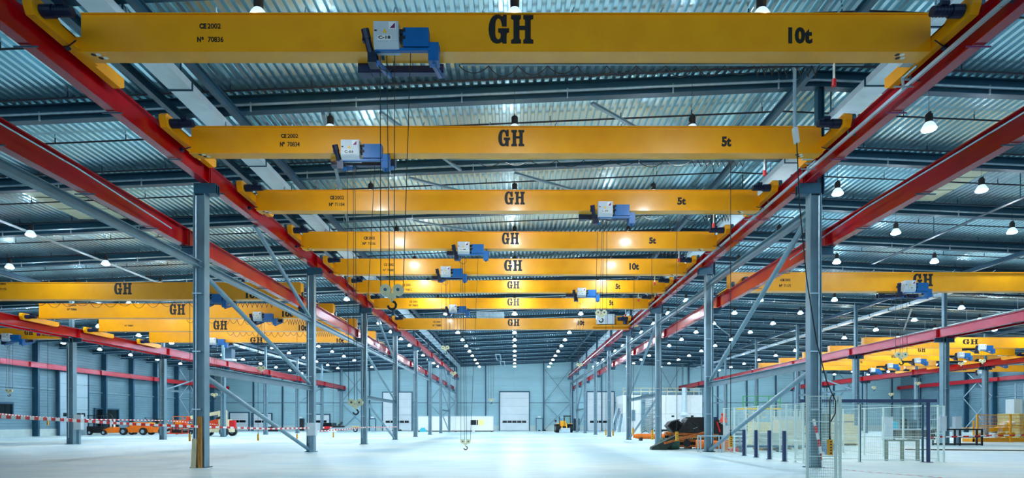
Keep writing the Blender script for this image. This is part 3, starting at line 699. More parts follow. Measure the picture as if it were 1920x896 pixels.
# ---------------- pendant controls hanging from the cranes ----------------
def pendant(label, x, yt, yb, D, ztop, x2=None):
    top = Vector(((x2 or x)-VX, 0, 0))*(D/F); top = Vector((top.x, D, ztop)); a = at(x, yt, D); b = at(x, yb, D)
    t = thing('pendant_control', label, 'remote control', b)
    hw = .055
    part(t, 'control_housing', MB().box(a.x-hw, a.x+hw, D-.045, D+.045, b.z, a.z), M_PEND)
    n = 5; bt = MB()
    for i in range(n):
        z = b.z+(a.z-b.z)*(i+.7)/(n+.4); bt.tube((a.x, D-.05, z), (a.x, D-.065, z), .022, 8)
    part(t, 'button', bt, M_BLACK)
    part(t, 'cable_gland', MB().tube((a.x, D, a.z), (a.x, D, a.z+.14), .03, 8, .012), M_BLACK)
    return t, a, top
t, a, top = pendant('large yellow pendant control hanging in front of the wire mesh gate', 1556, 824, 853, 15.4, 11.2)
p1 = at(1490, 130, 15.4); p2 = at(1490, 240, 15.4); p3 = at(1494, 268, 15.4)
part(t, 'hanger_pole', MB().tube(p1, p2, .045, 8), M_GALV)
part(t, 'hanger_box', MB().bar(p2, p3, .13, .1), M_WHITE)
L = at(1567, 752, 15.4)
part(t, 'cable', MB().path([p3, at(1499, 380, 15.4), at(1512, 520, 15.4), at(1531, 640, 15.4), at(1549, 712, 15.4), at(1560, 738, 15.4), L, at(1566, 775, 15.4), at(1558, 790, 15.35)], .016, 6).path([at(1556, 820, 15.4), at(1556, 750, 15.4), at(1559, 741, 15.4), at(1564, 742, 15.4)], .016, 6), M_BLACK)
for lab, x, yt, yb, i, x2 in (('yellow pendant control hanging beside the long diagonal tube brace', 1370, 817, 838, 1, 1370), ('yellow pendant control hanging in front of the black scrap heap', 1269, 809, 826, 2, 1269),
        ('yellow pendant control hanging over the yellow beams on the floor', 1223, 806, 824, 3, 1222), ('yellow pendant control just right of the third right column', 1187, 803, 815, 4, 1189),
        ('yellow pendant control near the fourth right column', 1149.5, 807, 817, 5, 1149), ('small amber pendant control before the right sectional door', 1136, 806, 816, 6, 1136)):
    z, D, w = CZ[i]; D = D+w+.12
    t, a, top = pendant(lab, x, yt, yb, D, z, x2)
    part(t, 'cable', MB().path([top, (top+a)/2, a], .013, 5), M_BLACK)
for lab, x, yt, yb, D in (('amber pendant control in the left bay just left of the nearest column', 356, 813, 827, 36.2), ('amber pendant control hanging under the second crane of the left bay', 484, 814, 826, 42.5),
        ('amber pendant control hanging left of the second left column', 557, 814, 823, 48.6), ('small amber pendant control in front of the red van', 625, 811, 820, 55.1), ('amber pendant control hanging before the tall grey door at the left', 89.5, 789, 797, 48)):
    t, a, top = pendant(lab, x, yt, yb, D, 9.25 if D != 48 else 8.55)
    part(t, 'cable', MB().path([top, a], .013, 5), M_BLACK)

# ---------------- high bay lamps ----------------
def make_lamp(lit=True):
    t = thing('high_bay_lamp', 'x', 'lamp', (0, 0, 0), 'x')
    smooth(part(t, 'reflector', MB().lathe((0, 0, 0), [(.25, .0), (.245, .03), (.19, .15), (.125, .24)], 20), M_DOME if lit else M_DOME0))
    part(t, 'lens', MB().lathe((0, 0, 0), [(.238, -.004), (.22, -.04), (.13, -.075), (.02, -.085)], 20), M_LAMP if lit else M_LENS0)
    part(t, 'ballast_housing', MB().tube((0, 0, .24), (0, 0, .52), .125, 14).tube((0, 0, .52), (0, 0, .56), .09, 12).box(-.02, .02, -.1, .1, .56, .62), M_BLACK)
    part(t, 'suspension_wire', MB().tube((0, 0, .6), (0, 0, 1.0), .008, 4, cap=False), M_ROPE)
    return t
proto = make_lamp()
rows = [(-6.8, 15.4, 'the row left of the middle of the central aisle', 12.45), (0.0, 15.4, 'the row along the middle of the central aisle', 12.45), (6.55, 15.4, 'the row right of the middle of the central aisle', 12.45),
        (15.15, 21.2, 'the innermost row of the right bay', 12.45), (21.5, 26.7, 'the middle row of the right bay', 12.4), (27.8, 32.4, 'the outer row of the right bay', 12.35),
        (-20.8, 38.4, 'the inner row of the left bay with added near lamps', 12.2), (-14.6, 50.4, 'the added innermost row of the left bay', 12.4), (-27.3, 32.7, 'the middle row of the left bay', 12.3), (-33.8, 38.8, 'the outer row of the left bay', 12.1)]  # innermost row and near lamps of the inner row added to brighten left cranes
for n, x in enumerate((39, 45.4, 51.8)): rows.append((x, 50.6, ['the inner', 'the middle', 'the outer'][n]+' row of the second right bay', 11.7))
for n, x in enumerate((61, 67.4, 73.8)): rows.append((x, 68.6, ['the inner', 'the middle', 'the outer'][n]+' row of the farthest right bay', 10.9))
for n, x in enumerate((-40.6, -47, -53.4)): rows.append((x, 56.6, ['the inner', 'the middle', 'the outer'][n]+' row of the far left bay', 11.1))
for x, y0, nm, z in rows:
    y = y0; k = 0
    while y < 112:
        lab = '%s high-bay lamp in %s' % (ORD[k], nm)
        l = copy_tree(proto, label=lab)
        l['group'] = 'high-bay lamps in '+nm
        l.location = (x, y, z)
        wire = [c for c in l.children if 'suspension' in c.name][0]
        wire.scale = (1, 1, (zb(x)+.635-z-.6)/.4); wire.location = (0, 0, .6-.6*wire.scale[2])
        y += 6.0; k += 1

for p_ in (proto,):
    for c_ in list(p_.children): bpy.data.objects.remove(c_)
    bpy.data.objects.remove(p_)
# ---------------- things on the floor ----------------
def wheel(par, c, r, w, axis='x', name='wheel', m=M_BLACK, hub=M_GALV):
    d = Vector((w/2, 0, 0)) if axis == 'x' else Vector((0, w/2, 0)); c = Vector(c)
    g = MB().tube(c-d, c+d, r*.94, 20)
    n = 16; e = d.normalized()
    a = Vector((0, 1, 0)) if axis == 'x' else Vector((1, 0, 0)); b = Vector((0, 0, 1))
    for i in range(n):
        t = 2*math.pi*i/n; p = c+(a*math.cos(t)+b*math.sin(t))*r*.95
        g.bar(p-d, p+d, r*.14, r*.1, up=(a*math.cos(t)+b*math.sin(t)))
    o = part(par, name, g, m)
    part(o, 'hub', MB().tube(c-d*1.05, c+d*1.05, r*.5, 14), hub)
    return o
# white site office container at the back wall
t = thing('site_container', 'long white site office container standing before the back wall left of the tall door', 'container', (-11, 109, 0))
xa, xb, ya, yb_ = -18.0, -4.0, 108, 110.6
for i in range(2):
    a = xa+7*i; part(t, 'container_module', MB().box(a+.02, a+6.98, ya, yb_, .2, 2.85), M_WHITE)
    part(t, 'roof_edge', MB().box(a, a+7, ya-.06, yb_+.06, 2.85, 2.95), M_BOX)
part(t, 'base_rail', MB().box(xa, xb, ya-.03, yb_, .08, .2), M_SCRAP)
for x in (xa+.2, -11, xb-.3): part(t, 'foot', MB().box(x-.2, x+.2, ya+.1, ya+.4, 0, .08), M_WOOD)
wn = part(t, 'window', MB().box(-8.3, -5.6, ya-.04, ya, 1.15, 2.3), M_WHITE)
part(wn, 'pane', MB().box(-8.2, -7.15, ya-.06, ya-.04, 1.25, 2.2), M_DGLASS); part(wn, 'pane', MB().box(-7.05, -6.85, ya-.06, ya-.04, 1.25, 2.2), M_DGLASS)
part(wn, 'blind', MB().box(-6.8, -5.65, ya-.06, ya-.04, 1.2, 2.25), mat('yellow blind', (246, 240, 160), .8))
g = MB().lathe((-7.6, 107.0, 0), [(.26, 0), (.26, .45), (.2, .5), (.09, .8), (.03, 1.0)], 10)
solo('traffic_cone', 'small white drum with orange top before the site office window', 'cone', g, M_WHITE)
g = MB(); random.seed(3)
for i in range(14):
    x = -17.6+random.random()*1.1; g.box(x-.18, x+.18, 106.9+random.random()*.5, 107.5, random.random()*.3*0, .25+random.random()*.5)
o = solo('plastic_sheeting', 'crumpled aqua plastic sheeting at the left end of the white site container', 'plastic', g, M_TYAN); o['kind'] = 'stuff'
# wheel loader
t = thing('wheel_loader', 'yellow and black wheel loader parked at the back wall right of the tall door', 'tractor', (8.4, 100, 0))
for x in (7.25, 9.55):
    for y in (98.6, 101.6): wheel(t, (x, y, .72), .72, .55)
part(t, 'chassis', MB().box(7.7, 9.1, 98.4, 102.4, .55, 1.1), M_SCRAP)
part(t, 'engine_hood', MB().box(7.75, 8.65, 98.2, 100.6, 1.1, 2.0).box(7.5, 7.7, 98.5, 99.6, 1.3, 1.6), M_PEND)
part(t, 'fender', MB().box(6.95, 7.6, 98.1, 99.4, 1.5, 1.58).box(9.2, 9.85, 98.1, 99.4, 1.5, 1.58), M_PEND)
cb = part(t, 'cab', MB().box(8.5, 8.58, 99.3, 99.38, 1.1, 2.75).box(9.5, 9.58, 99.3, 99.38, 1.1, 2.75).box(8.5, 8.58, 100.7, 100.78, 1.1, 2.75).box(9.5, 9.58, 100.7, 100.78, 1.1, 2.75).box(8.45, 9.65, 99.2, 100.9, 2.75, 2.9).box(8.5, 9.58, 99.3, 100.78, 1.0, 1.4), M_SCRAP)
part(cb, 'windscreen', MB().box(8.58, 9.5, 99.32, 99.35, 1.4, 2.75), mat('green tinted glass', (130, 190, 190), .1, alpha=.45))
part(t, 'mast', MB().box(7.55, 7.65, 98.2, 98.35, .6, 2.8).box(8.35, 8.45, 98.2, 98.35, 1.0, 2.5), M_SCRAP)
part(t, 'lift_arm', MB().bar((7.95, 98.6, 1.5), (8.0, 97.2, .5), .16, .25).bar((8.8, 98.6, 1.5), (8.75, 97.2, .5), .16, .25), M_PEND)
part(t, 'bucket', MB().prism([(7.7, 97.3, .8), (7.7, 97.0, .1), (7.7, 96.4, .04), (7.7, 96.4, .0), (7.7, 97.2, 0), (7.7, 97.5, .8)], (1.6, 0, 0)), M_GALV)
part(t, 'mirror', MB().lathe((6.95, 98.3, 2.0), [(.02, -.2), (.18, -.12), (.2, 0), (.18, .12), (.02, .2)], 10).tube((7.0, 98.4, 1.55), (6.95, 98.3, 1.9), .03), M_BLACK)
part(t, 'counterweight', MB().box(7.75, 9.05, 97.9, 98.3, .6, 1.05), M_SCRAP)
# debris along the wall
for i, (x, s) in enumerate(((5.0, .25), (6.0, .35), (-24.3, .5), (-23.2, .35))):
    solo('scrap_bag', ['dark low scrap lump beside the plain back door', 'dark crumpled bag beside the wheel loader', 'black low pallet pile under the left sectional door', 'small dark heap under the left sectional door'][i], 'debris',
         MB().lathe((x, 117.5, 0), [(.6*s*2, 0), (.55*s*2, .3*s), (.3*s*2, .8*s), (.05, s)], 7), M_SCRAP)
# boom lift left
def boomlift():
    t = thing('boom_lift', 'orange boom lift with cream arm and lowered basket behind the nearest left column', 'aerial lift', (-37.5, 73.5, 0))
    part(t, 'chassis', MB().box(-39.4, -35.9, 72.6, 74.4, .5, .95), M_BEIGE)
    for x in (-39.3, -36.3):
        for y in (72.4, 74.6): wheel(t, (x, y, .55), .55, .4, 'y')
    g = MB().prism([(-38.6, 72.6, .95), (-38.6, 72.6, 1.5), (-38.0, 72.6, 2.0), (-37.2, 72.6, 2.15), (-37.2, 72.6, .95)], (0, 1.8, 0)); part(t, 'turntable_cover', g, M_ORED)
    part(t, 'counterweight', MB().box(-37.2, -36.2, 72.7, 74.3, .95, 2.1), M_BEIGE)
    part(t, 'control_box', MB().box(-35.7, -35.0, 72.5, 72.9, 1.0, 2.0), M_REDP)
    part(t, 'upright', MB().box(-37.4, -36.6, 73.1, 73.9, 2.1, 3.2), M_BEIGE)
    b = MB().bar((-36.4, 73.2, 3.1), (-41.3, 73.6, 2.3), .35, .42); part(t, 'boom', b, M_BEIGE)
    part(t, 'hydraulic_cylinder', MB().tube((-37.6, 73.1, 2.2), (-36.7, 73.1, 2.5), .16, 12), M_BLACK)
    part(t, 'jib', MB().bar((-41.2, 73.6, 2.3), (-42.3, 73.8, 1.4), .3, .3).tube((-41.3, 73.3, 2.2), (-41.3, 74.0, 2.2), .28, 12), M_ORED)
    bk = MB(); x0, x1, y0, y1 = -44.8, -42.0, 73.2, 74.6
    for x in (x0, (x0+x1)/2, x1):
        for y in (y0, y1): bk.box(x-.03, x+.03, y-.03, y+.03, .35, 1.45)
    for z in (.35, .95, 1.4):
        for y in (y0, y1): bk.box(x0, x1, y-.03, y+.03, z, z+.06)
        for x in (x0, x1): bk.box(x-.03, x+.03, y0, y1, z, z+.06)
    bs = part(t, 'basket', bk, M_ORED); part(bs, 'basket_floor', MB().box(x0, x1, y0, y1, .28, .36), M_ORED)
    part(bs, 'control_console', MB().box(-43.6, -42.9, y0+.1, y0+.35, 1.1, 1.5).box(-43.9, -42.5, 73.8, 74.3, .4, .8), M_BLACK)
boomlift()
# orange low truck lifts at the far left
t = thing('telescopic_lift', 'low amber machine with four black wheels in front of the left wall', 'aerial lift', (-52.6, 80.5, 0))
part(t, 'chassis', MB().box(-54.4, -50.6, 79.8, 81.2, .35, 1.1), M_ORANGE)
for x in (-54.6, -51.9):
    for y in (79.6, 81.4): wheel(t, (x, y, .5), .5, .35, 'y')
part(t, 'turret', MB().box(-54.0, -51.6, 79.9, 81.1, 1.1, 1.75), M_ORANGE)
part(t, 'boom', MB().bar((-53.6, 80.4, 1.6), (-49.2, 80.5, 1.45), .4, .4), M_PEND)
part(t, 'seat_frame', MB().bar((-51.6, 80.4, 1.7), (-52.2, 80.4, 2.4), .08).bar((-52.2, 80.4, 2.4), (-50.4, 80.4, 2.3), .05).box(-50.6, -50.2, 80.2, 80.7, 1.5, 2.2), M_BLACK)
wheel(t, (-49.4, 79.8, .5), .5, .35, 'y'); part(t, 'front_fork', MB().bar((-49.4, 80.2, .5), (-48.2, 80.3, .9), .2, .3), M_SCRAP)
t.location.x += .9
t = thing('scissor_lift', 'small amber scissor platform just left of the second outer left column', 'aerial lift', (-48, 84, 0))
part(t, 'base', MB().box(-49.0, -46.2, 83.5, 84.5, .25, .6), M_SCRAP)
for x in (-48.6, -46.6): wheel(t, (x, 83.4, .25), .25, .2, 'y')
g = MB()
for i in range(3):
    z = .6+.25*i; g.bar((-48.8, 83.6, z), (-46.4, 83.6, z+.25), .06).bar((-48.8, 83.6, z+.25), (-46.4, 83.6, z), .06)
part(t, 'scissor_arms', g, M_SCRAP)
g = MB().box(-49.2, -46.2, 83.4, 84.6, 1.35, 1.5)
for x in (-49.2, -47.8, -46.3):
    g.box(x, x+.08, 83.4, 83.48, 1.5, 2.6)
g.box(-49.2, -46.2, 83.4, 83.48, 2.55, 2.63).box(-49.2, -46.2, 83.4, 83.48, 2.05, 2.1).box(-48.9, -47.6, 83.4, 84.4, 1.5, 2.0)
part(t, 'platform', g, M_ORANGE)
# forklift far left
t = thing('forklift', 'black and orange forklift before the dark doorway in the left wall', 'forklift', (-56.3, 79.5, 0))
for x in (-57.9, -56.0): wheel(t, (x, 79.0, .35), .35, .25, 'y')
part(t, 'body', MB().box(-58.4, -56.2, 79.1, 80.3, .3, 1.2), M_SCRAP)
g = MB().prism([(-56.2, 79.1, .3), (-56.2, 79.1, .7), (-55.2, 79.1, 1.1), (-54.7, 79.1, 1.1), (-54.7, 79.1, .3)], (0, 1.2, 0)); part(t, 'counterweight', g, M_ORANGE)
g = MB()
for x in (-58.3, -56.5):
    for y in (79.15, 80.2): g.box(x, x+.08, y, y+.08, 1.2, 2.6)
g.box(-58.4, -56.4, 79.1, 80.3, 2.6, 2.7); part(t, 'cab_frame', g, M_BLACK)
part(t, 'mast', MB().path([(-55.0, 79.3, .3), (-55.0, 79.3, 2.5), (-55.3, 79.3, 2.85), (-56.4, 79.3, 2.85)], .07, 8), M_BLACK)
part(t, 'side_panel', MB().box(-55.5, -54.9, 79.5, 79.7, .5, 2.2), M_WHITE)
t = thing('flat_trolley', 'low dark flat trolley on small wheels right of the forklift', 'cart', (-54, 84, 0))
part(t, 'deck', MB().box(-57.2, -52.9, 83.4, 84.9, .75, .95), M_SCRAP)
for x in (-56.4, -54.6, -53.2): wheel(t, (x, 83.4, .32), .32, .15, 'y')
# van and trailer at the back
t = thing('van', 'small red and black vehicle seen from the rear at the back wall', 'van', (-34.0, 107, 0))
part(t, 'body', MB().box(-34.9, -33.3, 105.5, 109, .35, 1.0), M_REDP)
part(t, 'cabin', MB().prism([(-34.9, 105.5, 1.0), (-34.8, 105.5, 1.65), (-33.4, 105.5, 1.65), (-33.3, 105.5, 1.0)], (0, 3, 0)), M_DGLASS)
part(t, 'bumper', MB().box(-34.95, -33.25, 105.35, 105.5, .35, .55), M_BLACK)
for x in (-34.85, -33.55): part(t, 'tail_lamp', MB().box(x, x+.2, 105.45, 105.5, .65, .9), M_WHITE)
for x in (-34.75, -33.45): wheel(t, (x, 106.2, .33), .33, .22)
t = thing('trailer', 'grey flat trailer with yellow mudguard parked left of the third left column', 'trailer', (-29.8, 104, 0))
part(t, 'chassis', MB().bar((-33.0, 104, .7), (-27.4, 104, .75), .9, .2), M_GALV)
part(t, 'drawbar', MB().bar((-31, 103.6, .4), (-27.6, 103.6, .65), .12), M_STEEL)
wheel(t, (-28.4, 103.4, .42), .42, .25, 'y')
part(t, 'mudguard', MB().bar((-29.0, 103.4, .95), (-27.8, 103.4, .95), .35, .12), M_PEND)
part(t, 'load', MB().box(-32.6, -30.6, 103.7, 104.3, .8, 1.15), M_SCRAP).location
part(t, 'winch', MB().bar((-31.6, 104, 1.15), (-30.9, 104, 1.75), .3, .35), M_DGREEN)
solo('crate', 'white crumpled crate on the floor in front of the grey trailer', 'crate', MB().prism([(-33.1, 103, 0), (-33.0, 103, .5), (-32.2, 103, .62), (-31.8, 103, .1), (-31.7, 103, 0)], (0, .5, 0)), M_WHITE)
solo('crate', 'long low black bin left of the fifth outer left column at the back', 'crate', MB().box(-48.2, -45.3, 111, 112, .15, .9).box(-47.9, -45.6, 111.05, 111.9, 0, .15), M_SCRAP)
# cabinets on columns
def cabinet(label, x0, x1, y, z0, z1, dep=.3, post=True, m=M_BOX):
    t = thing('switch_cabinet', label, 'cabinet', ((x0+x1)/2, y, 0))
    b = part(t, 'cabinet_body', MB().box(x0, x1, y-dep/2, y+dep/2, z0, z1), m)
    part(b, 'cabinet_door', MB().box(x0+.03, x1-.03, y-dep/2-.02, y-dep/2, z0+.03, z1-.03), m)
    if post: part(t, 'post', MB().box((x0+x1)/2-.12, (x0+x1)/2+.12, y-.1, y+.1, 0, z0), M_STEEL)
    return t
cabinet('pale grey switch cabinet fixed to the second left column', -12.05, -11.55, 33.75, .95, 1.7)
cabinet('pale grey switch cabinet fixed to the nearest outer left column', -34.9, -34.3, 46.0, 1.15, 2.35)
cabinet('white switch cabinet beside the nearest outer right column', 34.9, 35.45, 46.1, .5, 2.2)
# timber leaning on the nearest left column
t = thing('timber_plank', 'weathered brown timber plank standing in the web of the nearest left column', 'plank', (-11.95, 21.95, 0))
part(t, 'plank', MB().bar((-11.9, 21.93, 0), (-11.93, 21.96, 1.95), .14, .1, up=(0, 1, 0)), M_WOOD)
t = thing('timber_plank', 'short pale timber plank standing at the foot of the nearest left column', 'plank', (-12.15, 21.9, 0))
part(t, 'plank', MB().bar((-12.12, 21.88, 0), (-12.1, 21.93, 1.12), .17, .07, up=(0, 1, 0)), M_WOODL)
# ---------------- barrier tape ----------------
def tape(label, pts, w, seg, flat=False, lay=None):
    t = thing('barrier_tape', label, 'tape', pts[0] if False else (pts[0][0], pts[0][1], min(p[2] for p in pts)))
    # split polyline into segments alternately red and white
    P = [Vector(p) for p in pts]; D_ = [0]
    for a, b in zip(P, P[1:]): D_.append(D_[-1]+(b-a).length)
    n = max(2, int(D_[-1]/seg))
    def ev(s):
        for i in range(len(P)-1):
            if s <= D_[i+1]: f = (s-D_[i])/(D_[i+1]-D_[i]); return P[i].lerp(P[i+1], f)
        return P[-1]
    R, Wt = MB(), MB()
    for i in range(n):
        a, b = ev(D_[-1]*i/n), ev(D_[-1]*(i+1)/n)
        (R if i % 2 else Wt).bar(a, b, w if flat else .004, .004 if flat else w)
    part(t, 'red_stripes', R, M_REDP, kind='stuff'); part(t, 'white_stripes', Wt, M_WHITE, kind='stuff')
tape('red and white barrier tape at the left edge tied to the nearest left column', [at(-60, 778, 13.2), at(100, 786, 16.0), at(250, 795, 19.5), at(378, 800, 22.0)], .085, .16)
tape('thin red and white barrier tape further back at the left edge', [at(-10, 775, 32), at(60, 781, 38), at(145, 786, 46), at(306, 788, 58), at(410, 796, 70)], .08, .28)
tape('red and white barrier tape between the nearest and second left columns', [(-11.9, 22.45, 1.55), (-11.9, 28, 1.42), (-11.9, 33.9, 1.4)], .08, .3)
tape('red and white barrier tape between the second and third left columns', [(-11.75, 34.6, 1.2), (-11.75, 40, 1.25), (-11.75, 46, 1.35)], .08, .3)
tape('red and white barrier tape between the third and fourth left columns', [(-11.7, 46.4, 1.35), (-11.7, 52, 1.28), (-11.7, 58, 1.3)], .08, .3)
tape('red and white tape lying on the floor by the fifth left column', [(-15.5, 64.5, .01), (-12.3, 66, .01), (-9, 65.2, .01), (-5.3, 64.6, .01)], .12, .32, True)
tape('red and white tape lying on the floor in front of the tall back door', [(.5, 66.5, .01), (3.2, 66.5, .01)], .12, .32, True)
tape('red and white tape lying on the floor by the right column row', [(9.2, 70, .01), (12.4, 69.4, .01), (14, 66, .01)], .12, .32, True)
tape('red and white tape lying on the floor at the foot of the nearest right column', [(11.6, 22.4, .01), (12.2, 20.2, .01), (13.2, 18.2, .01), (13.4, 16, .01)], .06, .16, True)
tape('red and white barrier tape strung low past the amber cage', [(29.5, 42, .62), (35, 43, .75), (44, 44.5, .8), (50, 45, 1.0)], .09, .5)
tape('twisted red and white tape hanging down the nearest right column', [(11.3, 21.92, 1.85), (11.42, 21.85, 1.2), (11.55, 21.85, .6), (11.58, 21.85, .03)], .1, .26)
# ---------------- mesh fencing on the right ----------------
def grid(mb, p, q, z0, z1, sx=.05, sz=.1, r=.0035):
    p = Vector(p); q = Vector(q); d = q-p; n = max(1, int(d.length/sx)); nz = max(1, int((z1-z0)/sz)); u = d.normalized()*r; k = Vector((-u.y, u.x, 0))
    for i in range(1, n):
        c = p+d*i/n
        mb.add([c-u+Vector((0,0,z0)), c+u+Vector((0,0,z0)), c+u+Vector((0,0,z1)), c-u+Vector((0,0,z1)), c+k+Vector((0,0,z0)), c+k+Vector((0,0,z1)), c-k+Vector((0,0,z1)), c-k+Vector((0,0,z0))], [(0,1,2,3), (4,5,6,7)])
    for j in range(1, nz):
        z = z0+(z1-z0)*j/nz
        mb.add([p+Vector((0,0,z-r)), q+Vector((0,0,z-r)), q+Vector((0,0,z+r)), p+Vector((0,0,z+r)), p+k+Vector((0,0,z)), q+k+Vector((0,0,z)), q-k+Vector((0,0,z)), p-k+Vector((0,0,z))], [(0,1,2,3), (4,5,6,7)])
def fence(label, posts, h=2.55, z0=.12, m=M_MESH, pm=None, sx=.085, sz=.17, r=.0035, pw=.06, cat='fence', mids=(.95,), rail=.03):
    t = thing('mesh_fence', label, cat, (posts[0][0], posts[0][1], 0)); pm = pm or m
    for p in posts: part(t, 'post', MB().box(p[0]-pw/2, p[0]+pw/2, p[1]-pw/2, p[1]+pw/2, 0, h).box(p[0]-pw*1.2, p[0]+pw*1.2, p[1]-pw*1.2, p[1]+pw*1.2, 0, .015), pm)
    for a, b in zip(posts, posts[1:]):
        a3, b3 = Vector((a[0], a[1], 0)), Vector((b[0], b[1], 0)); d = (b3-a3).normalized()*pw*.6; a3 += d; b3 -= d
        f = MB()
        for z in (z0, h-rail)+tuple(mids): f.bar(a3+Vector((0,0,z)), b3+Vector((0,0,z)), rail, rail)
        fr = part(t, 'panel_frame', f, m)
        g = MB(); grid(g, a3, b3, z0, h-rail, sx, sz, r); part(fr, 'wire_mesh', g, m, kind='stuff')
    return t
fence('pale wire mesh panel standing nearest the viewer before the nearest right column', [(8.38, 16.6), (9.19, 16.6), (9.4, 16.75)], 2.5, .1, sx=.05, sz=.08, r=.004, mids=(.75, 1.75))
ys = [33.4, 31.8, 30.2, 28.7, 27.2, 25.7, 24.2, 22.9]
fence('pale wire mesh fence running back along the right of the central aisle', [(12.05, y) for y in ys], 2.55)
for i, y in enumerate((30.15, 28.65, 27.15, 25.65)):
    solo('bollard_post', 'dark navy half-height post, %s of the four along the mesh fence' % ['farthest', 'third nearest', 'second nearest', 'nearest'][i], 'post',
         MB().box(11.86, 11.98, y-.06, y+.06, 0, 1.35).box(11.82, 12.0, y-.1, y+.1, 0, .02), M_NAVY)
fence('pale wire mesh gate wall facing the viewer under the navy beam', [(12.15, 25.1), (14.9, 25.1)], 2.5, .15)
fence('wire mesh gate with dark posts and bottom rail facing the viewer', [(14.98, 25.15), (17.7, 25.15)], 2.5, .1, pm=M_STEELD, mids=(1.1,))
t = thing('portal_beam', 'long navy beam on a navy post above the wire mesh gate', 'beam', (15, 25.1, 0))
part(t, 'beam', MB().box(12.3, 18.15, 24.9, 25.02, 2.58, 2.72), M_NAVY); part(t, 'post', MB().box(17.76, 17.86, 24.92, 25.02, 0, 2.58).box(17.7, 17.95, 24.85, 25.1, 0, .03), M_NAVY)
part(t, 'post', MB().box(12.62, 12.7, 24.92, 25.0, 0, 2.58), M_NAVY)
fence('narrow wire mesh side gate with a control box right of the navy post', [(17.95, 25.1), (18.58, 25.1)], 2.45, 1.25, mids=(1.85,))
cabinet('small grey control box hung on the narrow mesh side gate', 18.28, 18.55, 24.95, 1.35, 1.98, .12, False)
fence('wire mesh fence at the right side of the fenced yard', [(18.7, y) for y in (25.6, 27.9, 29.4, 31, 33, 35.5, 38)], 2.5)
fence('wire mesh fence at the rear of the fenced yard', [(x, 38.6) for x in (14.4, 15.9, 17.3, 18.6)], 2.5)
fence('inner wire mesh partition in the middle of the fenced yard', [(15.1, y) for y in (27, 29, 31, 33)], 2.45)
def frame_table(label, x0, x1, y0, y1, h, m, r=.03, mids=(), name='pipe_frame', legs=2):
    g = MB()
    t = thing(name, label, 'rack', ((x0+x1)/2, (y0+y1)/2, 0))
    for i in range(legs):
        x = x0+(x1-x0)*i/(legs-1)
        for y in (y0, y1): part(t, 'leg', MB().box(x-r, x+r, y-r, y+r, 0, h), m)
    g.box(x0-r, x1+r, y0-r, y0+r, h, h+2*r).box(x0-r, x1+r, y1-r, y1+r, h, h+2*r)
    for x in (x0, x1): g.box(x-r, x+r, y0, y1, h, h+2*r)
    for z in mids: g.box(x0, x1, y0-r, y0+r, z, z+2*r).box(x0, x1, y1-r, y1+r, z, z+2*r)
    part(t, 'top_frame', g, m); return t
frame_table('pale olive trestle frame standing just inside the mesh gate', 16.7, 18.1, 26.0, 26.1, .88, mat('olive grey', (140, 152, 140), .5), .035, legs=3)
frame_table('light grey pipe frame in front of the dark green scrap block', 10.65, 13.1, 33.2, 33.7, .92, M_GALV, .03, legs=3)
frame_table('dark steel trestle frame in the right rear of the fenced yard', 20.5, 23, 41.5, 42.5, .9, M_STEELD, .04, legs=3)
frame_table('black tubular barrier frame with a red and white top right of the yard', 31.6, 34.9, 43.3, 43.8, 1.15, M_SCRAP, .05, (.05, .6), legs=3)
# stacked goods in the yard
def stack(label, x, y, w, d, h, n, m=M_BEIGE, name='panel_stack', base=True):
    t = thing(name, label, 'stack', (x, y, 0)); z = .14 if base else .0
    if base:
        for i in range(3): part(t, 'bearer', MB().box(x-w/2+(w-.12)*i/2, x-w/2+(w-.12)*i/2+.12, y-d/2, y+d/2, 0, .14), M_WOOD)
    hh = (h-z)/n
    for i in range(n):
        o = .015*math.sin(i*2.3+x); part(t, 'panel', MB().box(x-w/2+o, x+w/2+o, y-d/2, y+d/2, z+hh*i+.008, z+hh*(i+1)-.008), m)
stack('tall cream stack of boards behind the nearest right column', 18.3, 41, 3.0, 1.6, 1.75, 8)
stack('cream stack of boards right of the nearest right column', 24.0, 44, 3.2, 1.6, 1.5, 7)
stack('low pale stack of boards inside the yard by the diagonal brace', 15.9, 36.4, 1.4, 1.2, 1.1, 5, mat('pale grey green', (190, 206, 196), .7))
stack('pale crate stack against the rear fence of the yard', 17.6, 37.4, 1.5, .9, 1.9, 6, mat('pale cream', (222, 222, 200), .7))
for i, (x, y, w_, h, m, lab) in enumerate(((13.6, 35.8, 1.1, 1.5, M_BOX, 'grey slatted machine housing in the yard next to the orange sling'), (20.8, 39.6, 1.0, 2.3, M_DGREEN, 'dark green machine cabinet at the rear of the yard'),
        (22.2, 47, 1.8, 2.2, M_BOX, 'grey boxy machine behind the yard'), (26.6, 47, 1.4, 2.4, M_BEIGE, 'beige upright machine cabinet behind the yard'))):
    t = thing('machine_cabinet', lab, 'machine', (x, y, 0)); b = part(t, 'housing', MB().box(x-w_/2, x+w_/2, y-.4, y+.4, .1, h), m)
    for q in range(5): part(b, 'slat', MB().box(x-w_/2+.08, x+w_/2-.08, y-.44, y-.4, .3+h*.15*q, .3+h*.15*q+.08), M_STEELD)
    part(t, 'foot', MB().box(x-w_/2, x+w_/2, y-.35, y+.35, 0, .1), M_SCRAP)
solo('yard_bin', 'small blue bin on the floor behind the mesh fence', 'bin', MB().lathe((16.8, 31, 0), [(.2, 0), (.26, .5), (.28, .52)], 12), M_BLUE)
t = thing('conveyor_frame', 'low dark rail frame on feet inside the mesh yard', 'frame', (16.4, 33.6, 0))
part(t, 'rail', MB().box(12.8, 18.4, 33.3, 33.45, .28, .4), M_STEELD); part(t, 'rail', MB().box(12.8, 18.4, 34.1, 34.25, .28, .4), M_GALV)
